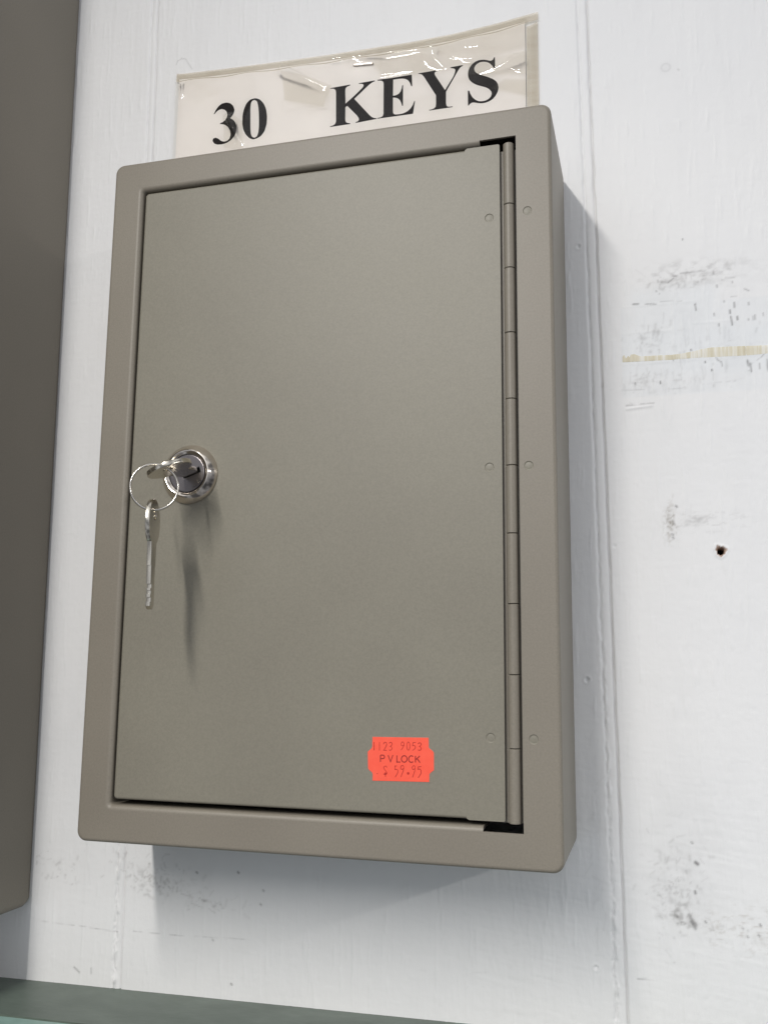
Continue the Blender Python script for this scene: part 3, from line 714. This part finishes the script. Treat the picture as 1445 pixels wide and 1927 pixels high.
def bend_strip(mb, flat, outer, y0, r, back, n=7, close=False):
    """sheet edge folded from the flat line to the outer line, then straight back"""
    rows = []
    for i in range(n + 1):
        a = math.pi / 2 * i / n
        rows.append([(f[0] + (o[0] - f[0]) * math.sin(a), y0 + r * (1 - math.cos(a)), f[1] + (o[1] - f[1]) * math.sin(a)) for f, o in zip(flat, outer)])
    rows.append([(o[0], back, o[1]) for o in outer])
    mb.grid(rows, close)
    return rows


def corner_path(x_end, x_side, z_hi, z_lo, r, n=5):
    """open path: right end of the top edge, along it, round both left corners, back along the bottom"""
    pts = [(x_end, z_hi)]
    for i in range(n + 1):
        a = math.radians(90 + 90 * i / n)
        pts.append((x_side + r + r * math.cos(a), z_hi - r + r * math.sin(a)))
    for i in range(n + 1):
        a = math.radians(180 + 90 * i / n)
        pts.append((x_side + r + r * math.cos(a), z_lo + r + r * math.sin(a)))
    pts.append((x_end, z_lo))
    return pts


def ring_of(x, z, r=1.9, n=28):
    return [(x + r * math.cos(2 * math.pi * i / n), z + r * math.sin(2 * math.pi * i / n)) for i in range(n)]


def make_case(parent, W, HT, x0, z0, yf, op, material, dimples=()):
    """op: (left, right, low, high, notch_x) of the door opening; the front sheet folds in round it"""
    ol, orr, olo, ohi, nx_ = op
    mb = MB()
    outer = rrect(x0, x0 + W, z0, z0 + HT, 4.2, 7)
    inner_front = rrect(x0 + 1.5, x0 + W - 1.5, z0 + 1.5, z0 + HT - 1.5, 3.2, 7)
    # outside skin with a rounded front bend
    rows = [[(x, -0.0 + 0.2, z) for x, z in rrect(x0 + 1.6, x0 + W - 1.6, z0 + 1.6, z0 + HT - 1.6, 3.2, 7)],
            [(x, -2.6, z) for x, z in rrect(x0 + 0.5, x0 + W - 0.5, z0 + 0.5, z0 + HT - 0.5, 4.0, 7)],
            [(x, -4.5, z) for x, z in outer]]
    for i in range(7):
        a = math.pi / 2 * i / 6
        k = 1 - math.cos(a)
        rows.append([(o[0] + (q[0] - o[0]) * k, yf + 1.6 - 1.6 * math.sin(a), o[1] + (q[1] - o[1]) * k) for o, q in zip(outer, inner_front)])
    mb.grid(rows[::-1], close=True)
    # front sheet with the opening (the folded edge stops at the hinge notches)
    r = 2.0
    flat = corner_path(nx_, ol - r, ohi + r, olo - r, 2.2)
    wallp = corner_path(nx_, ol, ohi, olo, 1.2)
    sq = [(nx_, olo - r), (orr, olo - r - 0.2), (orr, ohi + r + 0.2), (nx_, ohi + r)]
    hole = flat[::-1][::-1]
    hole_loop = flat + [(orr, olo - r - 0.1), (orr, ohi + r + 0.1)]
    mb.poly([inner_front, hole_loop] + [ring_of(*d) for d in dimples], lambda p: (p[0], yf, p[1]))
    bend_strip(mb, flat[::-1], wallp[::-1], yf, r, yf + 14)
    # end faces of the fold beside the notches and the cut edge of the sheet round the hinge
    for fz, wz in ((ohi + r, ohi), (olo - r, olo)):
        sgn = 1 if fz > wz else -1
        arc = [(nx_, yf + r * (1 - math.cos(math.pi / 2 * i / 6)), fz + (wz - fz) * math.sin(math.pi / 2 * i / 6)) for i in range(7)]
        ri = r - 1.1
        arc2 = [(nx_, yf + 1.1 + ri * (1 - math.cos(math.pi / 2 * i / 6)), fz + (wz + 1.1 * sgn - fz) * math.sin(math.pi / 2 * i / 6)) for i in range(7)]
        arc.append((nx_, yf + 14, wz))
        arc2.append((nx_, yf + 14, wz + 1.1 * sgn))
        mb.grid([arc, arc2])
    cut = [(nx_, olo - r), (orr, olo - r - 0.1), (orr, ohi + r + 0.1), (nx_, ohi + r)]
    mb.grid([[(x, yf, z) for x, z in cut], [(x, yf + 1.2, z) for x, z in cut]])
    # inner lining that keeps the inside of the box dark
    mb.grid([[(x, yf + 16, z) for x, z in rrect(x0 + 1.2, x0 + W - 1.2, z0 + 1.2, z0 + HT - 1.2, 3.2, 7)],
             [(x, -1.0, z) for x, z in rrect(x0 + 1.2, x0 + W - 1.2, z0 + 1.2, z0 + HT - 1.2, 3.2, 7)]], close=True)
    o = mb.build("case", material, parent, 35)
    return o


def make_door(parent, l, rgt, lo, hi, step_x, yd, material, dimples=()):
    mb = MB()
    r = 1.1
    flat = corner_path(step_x, l + r, hi - r, lo + r, 0.8)
    outp = corner_path(step_x, l, hi, lo, 1.7)
    tab_hi, tab_lo = hi + 0.55, lo - 0.45
    tab = [(step_x, lo + r), (step_x + 0.2, lo + 0.1), (step_x + 1.2, tab_lo), (rgt - 0.5, tab_lo), (rgt, tab_lo + 0.5),
           (rgt, tab_hi - 0.5), (rgt - 0.5, tab_hi), (step_x + 1.2, tab_hi), (step_x + 0.2, hi - 0.1), (step_x, hi - r)]
    mb.poly([flat[:-1] + tab[0:-1]] + [ring_of(*d) for d in dimples], lambda p: (p[0], yd, p[1]))
    bend_strip(mb, flat, outp, yd, r, yd + 12)
    mb.grid([[(x, yd, z) for x, z in tab], [(x, yd + 1.2, z) for x, z in tab]])
    return mb.build("door", material, parent, 35)


cab = thing("key_cabinet", "taupe metal key cabinet with a lock and full-height hinge, mounted under the paper sign", "cabinet", (101.9, 0, 0))
case = make_case(cab, 203.8, 307.0, 0, 0, F, (15.15, 189.15, 15.5, 292.1, 173.9), M_CASE, ((193.6, 260.1), (192.8, 153.1), (193.3, 47.9)))
door = make_door(cab, 16.0, 182.15, 17.7, 291.35, 167.2, YD, M_DOOR, ((177.6, 259.4), (177.0, 153.4), (176.8, 47.9)))

# hinge: leaf in the gap, ten knuckles on one pin line
hinge_bm = MB()
hinge_bm.add([(181.0, YD + 2.2, 16.8), (190.5, YD + 2.2, 16.8), (190.5, YD + 2.2, 289.6), (181.0, YD + 2.2, 289.6)], [(0, 1, 2, 3)])
leaf = hinge_bm.build("hinge", M_CASE, cab)
cuts = [16.6, 44.2, 71.8, 98.9, 126.5, 153.7, 180.9, 208.6, 236.3, 264.2, 291.6]
for i in range(10):
    z0, z1 = cuts[i] + 0.14, cuts[i + 1] - 0.14
    cx, cy, R_ = 185.85 + 0.12 * (random.random() - 0.5), YD + 0.75 + 0.1 * (random.random() - 0.5), 2.3
    rows = []
    for rr2, zz in ((R_ - 1.0, z0), (R_ - 0.18, z0), (R_, z0 + 0.18), (R_, z1 - 0.18), (R_ - 0.18, z1), (R_ - 1.0, z1)):
        rows.append([(cx + rr2 * math.cos(2 * math.pi * k / 40), cy + rr2 * math.sin(2 * math.pi * k / 40), zz) for k in range(40)])
    kb = MB()
    kb.grid(rows, close=True)
    kb.build("hinge_knuckle", M_CASE, leaf, 40)

# six spot-weld dimples: three on the door, three on the case
RIV = [(1.9, 0.0), (1.84, -0.03), (1.72, -0.20), (1.62, -0.26), (1.45, -0.27), (1.2, -0.22), (0.7, -0.17), (0.01, -0.16)]
riv_me = None
for x, z, par, yy in ((177.6, 259.4, door, YD), (177.0, 153.4, door, YD), (176.8, 47.9, door, YD), (193.6, 260.1, case, F), (192.8, 153.1, case, F), (193.3, 47.9, case, F)):
    if riv_me is None:
        rb = MB()
        rb.grid(lathe(RIV, 0, 0, 0, 28)[::-1], close=True)
        riv_me = mesh_from("rivet", rb.v, rb.f, 60)
        riv_me.materials.append(M_DOOR)
    o = bpy.data.objects.new("rivet", riv_me)
    COL.objects.link(o)
    o.parent = par
    o.location = (Vector((x, yy, z)) - ORIGIN[cab.name]) * MM

# lock: conical bezel, recessed plug with a keyway
LX, LZ = 45.5, 156.1
mb = MB()
mb.grid(lathe([(13.0, 0), (13.05, 0.5), (12.9, 0.9), (10.75, 3.7), (10.45, 4.05), (10.05, 4.2), (9.6, 4.1), (8.75, 3.45), (8.55, 3.2), (8.5, 2.4), (8.4, 1.5)], LX, LZ, YD, 96)[::-1], close=True)
lock = mb.build("door_lock", M_NICKEL, cab, 25)
slot = [(-4.2, -1.15), (4.2, -1.15), (4.2, 1.15), (-4.2, 1.15)]
circ = [(8.25 * math.cos(2 * math.pi * i / 72), 8.25 * math.sin(2 * math.pi * i / 72)) for i in range(72)]
KX, KZ = 47.6, 156.2
Mplug = Matrix.Translation((LX, YD - 2.6, LZ)) @ Matrix.Rotation(math.pi / 2, 4, "X")
ca_, sa_ = 0.945, 0.33
sl2 = [(x * ca_ - y * sa_ + KX - LX, x * sa_ + y * ca_ + KZ - LZ) for x, y in slot]
plate("lock_plug", [circ, sl2], 1.4, 0.22, M_PLUG, lock, Mplug)
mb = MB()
disc(mb, (LX, LZ), 8.4, lambda p: (p[0], YD - 1.2, p[1]), 48)  # black backing disc, painted as the darkness inside the key slot
mb.build("keyway_shade", M_BLACK, lock, None)

# ------------------------------------------------------------------ price sticker
yst = YD - 0.14
st = thing("price_sticker", "orange price sticker stuck near the bottom of the cabinet door", "sticker", (141.8, yst, 30.0))


def curl(p):
    return yst - 0.10 * max(0.0, abs(p[1] - 39) / 8.7 - 0.75) ** 2 * 6


mb = MB()
mb.poly([STICKER], lambda p: (p[0], yst, p[1]))
lab = mb.build("label_paper", M_STICKER, st, None)
mb = MB()
mb.grid([[(x, YD + 0.005, z) for x, z in STICKER], [(x, yst, z) for x, z in STICKER]], close=True)
mb.build("cut_edge", M_STICKER_EDGE, lab, None)
for nm, S_, wd_, mt in (("printed_date", DATE_STROKES, 0.27, M_INK_DATE), ("printed_name", NAME_STROKES, 0.40, M_INK_NAME), ("printed_price", PRICE_STROKES, 0.27, M_INK_DATE)):
    mb = MB()
    for i, s_ in enumerate(S_):
        stroke(mb, s_, wd_ * (1 + 0.25 * (random.random() - 0.5) * (nm != "printed_name")), lambda p, q=i: (p[0], yst - 0.03 - 0.002 * q, p[1]))
    if nm == "printed_price":
        for i, (x, z, r_) in enumerate(PRICE_DOTS):
            disc(mb, (x, z), r_, lambda p, q=i: (p[0], yst - 0.055 - 0.002 * q, p[1]))
    mb.build(nm, mt, lab, None)

# ------------------------------------------------------------------ keys on their ring
def key_loops(hole, flip=1):
    R_ = 9.4
    a0 = math.asin(4.3 / R_)
    n = 40
    pts = []
    for i in range(n + 1):
        a = a0 + (2 * math.pi - 2 * a0) * i / n
        pts.append((R_ * math.cos(a), R_ * math.sin(a)))
    # pts run from +v side round the bow to -v side; then shoulder, blade with cuts, tip
    low = [(11.2, -4.0), (17.8, -4.0), (17.8, -3.3), (33.6, -3.3), (35.2, -1.2), (35.2, 1.0)]
    teeth = [(34.0, 3.2), (32.4, 3.2), (32.3, 1.9), (30.6, 1.9), (30.5, 3.2), (29.4, 3.2), (29.3, 2.3), (27.9, 2.3), (27.8, 3.2), (26.9, 3.2), (26.8, 1.6), (25.3, 1.6), (25.2, 3.2)]
    up = [(17.8, 3.3), (17.8, 4.0), (11.2, 4.0)]
    pts += low + teeth + up
    hp = [(hole[0] + 2.1 * math.cos(2 * math.pi * i / 28), hole[1] + 2.1 * math.sin(2 * math.pi * i / 28)) for i in range(28)]
    return [[(u, v * flip) for u, v in pts], [(u, v * flip) for u, v in hp]]


def frame(c, u, v):
    u = Vector(u).normalized()
    v = Vector(v)
    v = (v - u * v.dot(u)).normalized()
    w = u.cross(v)
    return Matrix(((u.x, v.x, w.x, c[0]), (u.y, v.y, w.y, c[1]), (u.z, v.z, w.z, c[2]), (0, 0, 0, 1)))


RC = Vector((44.5, -90.0, 145.4))            # ring centre
RD = Vector((0.869, 0.495, 0))               # ring lies in the plane of RD and z
B1 = Vector((48.0, -84.6, 154.0))            # bow centre of the key in the lock
U1 = Vector((KX, YD - 3.3, KZ)) - B1
V1 = Vector((0.945, 0, 0.33))
M1 = frame(B1, U1, V1)
hole1_world = Vector((RC.x, RC.y, 0)) + RD * 4.9
loc = M1.inverted() @ Vector((hole1_world.x, hole1_world.y, 153.7))
k1 = thing("key", "flat silver key pushed into the cabinet lock", "key", B1)
plate("key_blade", key_loops((loc.x, loc.y)), 1.9, 0.3, M_KEY, k1, M1)

B2 = Vector((44.6, -90.0, 131.0))
d_ = Vector((-0.495, 0.869, 0)) + 0.24 * RD
M2 = frame(B2, (0.012, 0, -1), -d_)
k2 = thing("key", "silver spare key hanging down from the key ring", "key", (44.6, -90.0, 131.0))
plate("key_blade", key_loops((-3.0, 0)), 1.9, 0.3, M_KEY, k2, M2)

mb = MB()
rows = []
N = 150
for i in range(N + 1):
    t = 2 * math.pi * 1.85 * i / N + 2.2
    nrm = Vector((-RD.y, RD.x, 0))
    c = RC + (RD * math.cos(t) + Vector((0, 0, 1)) * math.sin(t)) * 9.45 + nrm * (0.8 * (i / N - 0.5))
    e1 = (RD * math.cos(t) + Vector((0, 0, 1)) * math.sin(t))
    rows.append([tuple(c + (e1 * math.cos(q) + nrm * math.sin(q)) * 0.48) for q in [2 * math.pi * k / 10 for k in range(10)]])
mb.grid(rows, close=True)
mb.add(rows[0], [tuple(range(10))])
mb.add(rows[-1], [tuple(range(10))[::-1]])
ring = mb.build("key_ring", M_WIRE, None, 50)
tag(ring, "thin steel split ring joining the key in the lock to the hanging key", "key ring")

# ------------------------------------------------------------------ paper sign in a plastic sleeve
sign = thing("sign", "paper sign reading 30 KEYS in a plastic sleeve stapled above the cabinet", "sign", (93, 0, 308))
YP = -1.05
ZB = 308.6


def top_z(x):
    return float(np.interp(x, [-6, -2, 25, 55, 80, 103, 126, 150, 172, 193], [395.6, 394.9, 393.4, 392.2, 391.3, 390.9, 390.4, 390.9, 392.6, 395.2]))


def pz(x):
    return top_z(x) - 3.6


px_ = [-3.2 + (186.3 + 3.2) * i / 40 for i in range(41)]
mb = MB()
mb.grid([[(x, YP, ZB) for x in px_], [(x, YP, pz(x)) for x in px_]])
paper = mb.build("paper", M_PAPER, sign, None)
for nm, ks in (("number_lettering", "30"), ("word_lettering", "KEYS")):
    mb = MB()
    for ch in ks:
        mb.poly(GLYPHS[ch], lambda p: (p[0], YP - 0.03, p[1]))
    mb.build(nm, M_INK, paper, None)

# sleeve: a creased clear film a little in front of the paper
fx = np.arange(-5.0, 192.9, 0.45)
fz = np.linspace(0, 1, 200)
FX, FT = np.meshgrid(fx, fz)
TOP = np.interp(FX[0], fx, [top_z(x) for x in fx])
FZ = ZB + FT * (TOP[None, :] - ZB)
FH = 0.9 + 0.9 * (fbm(FX, FZ, 42, 34, 200, 2) - 0.4) + 0.035 * (392 - FZ) * np.exp(-((FX - 100) / 45) ** 2)
FH += np.clip((FZ - 372) / 20, 0, 1) * np.clip((FX - 60) / 40, 0, 1) * 0.7 * (fbm(FX, FZ, 24, 14, 210, 2) - 0.35)


def streak(x0, z0, x1, z1, w2):
    """a tight fold in the film along a line, its tilt set to mirror the overhead tube as a glint"""
    global FH
    L_ = math.hypot(x1 - x0, z1 - z0)
    ux, uz = (x1 - x0) / L_, (z1 - z0) / L_
    gx = -0.168 + 0.00143 * ((x0 + x1) / 2 - 30)  # slopes shaped so the fold throws the tube's glint to the camera
    gz = 0.11 + 0.0014 * ((z0 + z1) / 2 - 355)
    gpar, gper = gx * ux + gz * uz, -gx * uz + gz * ux
    t_ = (FX - x0) * ux + (FZ - z0) * uz
    d_ = -(FX - x0) * uz + (FZ - z0) * ux
    tc_ = np.clip(t_, 0, L_)
    over = np.maximum(np.abs(t_ - L_ / 2) - L_ / 2, 0)
    lift = gpar * (tc_ - (0 if gpar > 0 else L_))
    FH = FH * (1 - 0.0) + (gper * d_ + lift) * np.exp(-(d_ / w2) ** 2 - (over / (1.2 * w2)) ** 2)


for r_ in STREAKS:
    streak(*r_)
# facets where the film has lifted off the paper
for x0, x1, z0, z1, sx, sz in FACETS:
    e_ = np.clip(np.minimum.reduce([FX - x0, x1 - FX, FZ - z0, z1 - FZ]) / 1.2, 0, 1)
    FH = FH + e_ * (0.25 + sx * (FX - x0) + sz * (FZ - z0))
pin = np.clip(np.hypot((FX - 102.8) / 9, (FZ - 382) / 5) - 0.4, 0, 1)
FH = np.clip(FH, 0.12, 4) * pin + 0.12 * (1 - pin)
FH *= np.clip(np.minimum.reduce([FX + 5.2, 193 - FX, (TOP[None, :] - FZ)]) / 4, 0.15, 1)
mb = MB()
mb.grid([[(float(FX[j, i]), YP - 0.12 - float(FH[j, i]), float(FZ[j, i])) for i in range(len(fx))] for j in range(len(fz))])
sleeve = mb.build("plastic_sleeve", M_FILM, sign, 180)


def inpoly(pts, soft):
    """soft mask of a convex polygon (counter-clockwise)"""
    m_ = np.full(FX.shape, 9.0)
    for (ax, az), (bx_, bz) in zip(pts, pts[1:] + pts[:1]):
        l_ = math.hypot(bx_ - ax, bz - az)
        m_ = np.minimum(m_, ((bx_ - ax) * (FZ - az) - (bz - az) * (FX - ax)) / l_)
    return np.clip(m_ / soft + 0.5, 0, 1)


film_tint = 0.9 * inpoly([(60, 368), (82, 360.5), (86, 372), (72, 379), (58, 384)], 1.0)  # duller, milkier patches in the film colour
film_tint = np.maximum(film_tint, 0.65 * inpoly([(113, 373), (128, 371), (158, 371.5), (187, 377), (187, 394), (110, 392), (108, 381)], 2.5) * (0.6 + 0.8 * fbm(FX, FZ, 14, 9, 230)))
film_tint = np.maximum(film_tint, 0.8 * inpoly([(128, 373.5), (141, 371.5), (142, 381), (126, 383)], 0.8))
film_tint = np.maximum(film_tint, 0.8 * inpoly([(158, 366), (187, 362), (187, 374), (158, 373)], 1.2) * (0.5 + 0.9 * fbm(FX, FZ, 12, 5, 231)))
film_tint = np.maximum(film_tint, 0.8 * inpoly([(170, 357), (187, 350), (187, 359), (176, 361)], 1.5))
film_tint = np.maximum(film_tint, 0.55 * inpoly([(26, 346), (37, 344), (36, 360), (29, 366), (25, 364)], 0.8))
film_tint = np.maximum(film_tint, 0.35 * inpoly([(90, 386), (116, 383), (116, 391), (90, 391)], 2.0))
film_tint = np.maximum(film_tint, 0.4 * np.clip(fbm(FX, FZ, 26, 12, 232) - 0.55, 0, 1) * 3)
ca = sleeve.data.attributes.new("film_tint", "FLOAT", "POINT")
ca.data.foreach_set("value", np.clip(film_tint, 0, 1).astype(np.float32).ravel())
mb = MB()
sx_ = [-5.0 + 197.8 * i / 80 for i in range(81)]
mb.grid([[(x, YP - 0.06, top_z(x) - 4.6 + 0.4 * math.sin(x * 0.21)) for x in sx_], [(x, YP + 0.25, top_z(x) - 2) for x in sx_], [(x, YP + 0.3, top_z(x) + 0.1) for x in sx_]])
mb.grid([[(186.6, YP + 0.1, ZB), (189, YP + 0.0, ZB), (192.7, YP + 0.2, ZB)], [(187.0, YP + 0.1, 388), (189.4, YP + 0.0, 388.5), (192.5, YP + 0.2, 390)]])
mb.build("sleeve_seam", M_SEAM, sleeve, 60)
# staple
mb = MB()
P0, P1 = Vector((97.4, YP - 0.55, 382.4)), Vector((108.2, YP - 0.55, 381.5))
rows = []
for t, yy in ((0, 1.6), (0.0, 0.2), (0.04, -0.25), (0.3, -0.35), (0.42, -0.1), (0.55, -0.35), (0.96, -0.25), (1.0, 0.2), (1.0, 1.6)):
    c = P0.lerp(P1, t)
    rows.append([(c.x, c.y + yy - 0.25, c.z - 0.5), (c.x, c.y + yy - 0.25, c.z + 0.35), (c.x, c.y + yy + 0.0, c.z + 0.5), (c.x, c.y + yy + 0.0, c.z - 0.5)])
mb.grid(rows, close=True)
mb.build("staple", M_STAPLE, sign, 40)

# ------------------------------------------------------------------ neighbouring cabinet at the left
tilt = -0.0126
big = thing("metal_cabinet", "larger dark taupe metal cabinet at the left edge, seen from its side", "cabinet", (-63.2, 0, -45.2), None, (0, tilt, 0))
BW, BH, BF = 330.0, 640.0, BIGD
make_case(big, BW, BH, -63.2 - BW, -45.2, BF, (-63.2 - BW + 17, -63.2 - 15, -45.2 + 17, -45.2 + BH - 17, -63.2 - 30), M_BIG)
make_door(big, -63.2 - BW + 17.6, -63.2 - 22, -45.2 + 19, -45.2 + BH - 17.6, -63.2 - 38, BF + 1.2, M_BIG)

# ------------------------------------------------------------------ shelf below
shelf = thing("shelf", "dark green painted shelf with a teal front edge, below the cabinets", "shelf", (-12, 0, -79), None, (0, -0.0136, 0))


def prism(mb, prof, xa, xb, seg=60):
    rows = [[(xa + (xb - xa) * i / seg, y, z) for y, z in prof] for i in range(seg + 1)]
    mb.grid(rows, close=True)
    mb.add(rows[0], [tuple(range(len(prof)))])
    mb.add(rows[-1], [tuple(range(len(prof)))[::-1]])


mb = MB()
prism(mb, [(1.5, -79.0), (1.5, -98), (-44.0, -98), (-44.0, -79.6), (-43.2, -79.05)], -600, 700)
mb.build("board", M_SHELF, shelf, 30)
mb = MB()
prof = [(-44.05, -98), (-44.05, -79.9), (-44.6, -79.3), (-46, -79.2)]
for i in range(9):
    a = math.radians(90 - 90 * i / 8)
    prof.append((-56 - 5 * math.cos(a), -84.4 + 5 * math.sin(a)))
prof += [(-61, -98)]
prism(mb, prof[::-1], -600, 700)
mb.build("front_edge", M_TRIM, shelf, 40)

# ------------------------------------------------------------------ light
def tube(name, x, z, y0, y1, w, power, col, tilt_y=0):
    l = bpy.data.lights.new(name, "AREA")
    l.shape = "RECTANGLE"
    l.size = w
    l.size_y = abs(y1 - y0)
    l.energy = power
    l.color = col
    o = bpy.data.objects.new(name, l)
    COL.objects.link(o)
    o.location = (x, (y0 + y1) / 2, z)
    o.rotation_euler = (0, tilt_y, 0)
    return o


tube("overhead_tube", -0.080, 0.757, -0.68, -2.18, 0.05, 21.0, (1.0, 0.96, 0.905))
tube("far_tube", 2.15, 0.757, -0.45, -1.95, 0.10, 22.0, (1.0, 0.97, 0.93))


w = bpy.data.worlds.new("World")
scene.world = w
w.use_nodes = True
nt = w.node_tree
bg = nt.nodes["Background"]
tc = nt.nodes.new("ShaderNodeTexCoord")
sep = nt.nodes.new("ShaderNodeSeparateXYZ")
nt.links.new(tc.outputs["Generated"], sep.inputs[0])
mr = nt.nodes.new("ShaderNodeMapRange")
mr.inputs[1].default_value = -1
mr.inputs[2].default_value = 1
nt.links.new(sep.outputs["Z"], mr.inputs[0])
grad = ramp(nt, mr.outputs[0], WORLD_STOPS)
blot = ramp(nt, noise(nt, tc.outputs["Generated"], 2.6, 3), [(0.40, (0.35, 0.35, 0.35)), (0.60, (1.6, 1.6, 1.6))])
nt.links.new(mixcol(nt, grad, blot, 1.0, "MULTIPLY"), bg.inputs["Color"])
mrx = nt.nodes.new("ShaderNodeMapRange")
mrx.inputs[1].default_value = 0.0
mrx.inputs[2].default_value = 0.9
nt.links.new(sep.outputs["X"], mrx.inputs[0])
side = ramp(nt, mrx.outputs[0], [(0.0, (1, 1, 1)), (1.0, (0.45, 0.45, 0.46))])
nt.links.new(mixcol(nt, mixcol(nt, grad, blot, 1.0, "MULTIPLY"), side, 1.0, "MULTIPLY"), bg.inputs["Color"])
bg.inputs["Strength"].default_value = WORLD_STRENGTH

# ------------------------------------------------------------------ camera
R0 = (0.9626180543715707, 0.2706435973423259, 0.010886901097040201)
R1 = (-0.03205704432749157, 0.15374642800407337, -0.9875901891903207)
R2 = (-0.26895878365816017, 0.9503231445637811, 0.15667512118881458)
cam = bpy.data.cameras.new("Camera")
cam.sensor_fit = "VERTICAL"
cam.sensor_height = 24
cam.lens = 24 * 1780.70 / 1927
cam.clip_start = 0.01
cam.clip_end = 50
co_ = bpy.data.objects.new("Camera", cam)
COL.objects.link(co_)
co_.matrix_world = Matrix(((R0[0], -R1[0], -R2[0], 0.23761635), (R0[1], -R1[1], -R2[1], -0.42906128), (R0[2], -R1[2], -R2[2], 0.07606259), (0, 0, 0, 1)))
scene.camera = co_

scene.view_settings.view_transform = "Standard"
scene.view_settings.look = "None"
scene.view_settings.gamma = 1
scene.view_settings.exposure = EXPOSURE
scene.view_settings.use_curve_mapping = False
scene.cycles.max_bounces = 10
scene.cycles.transparent_max_bounces = 12
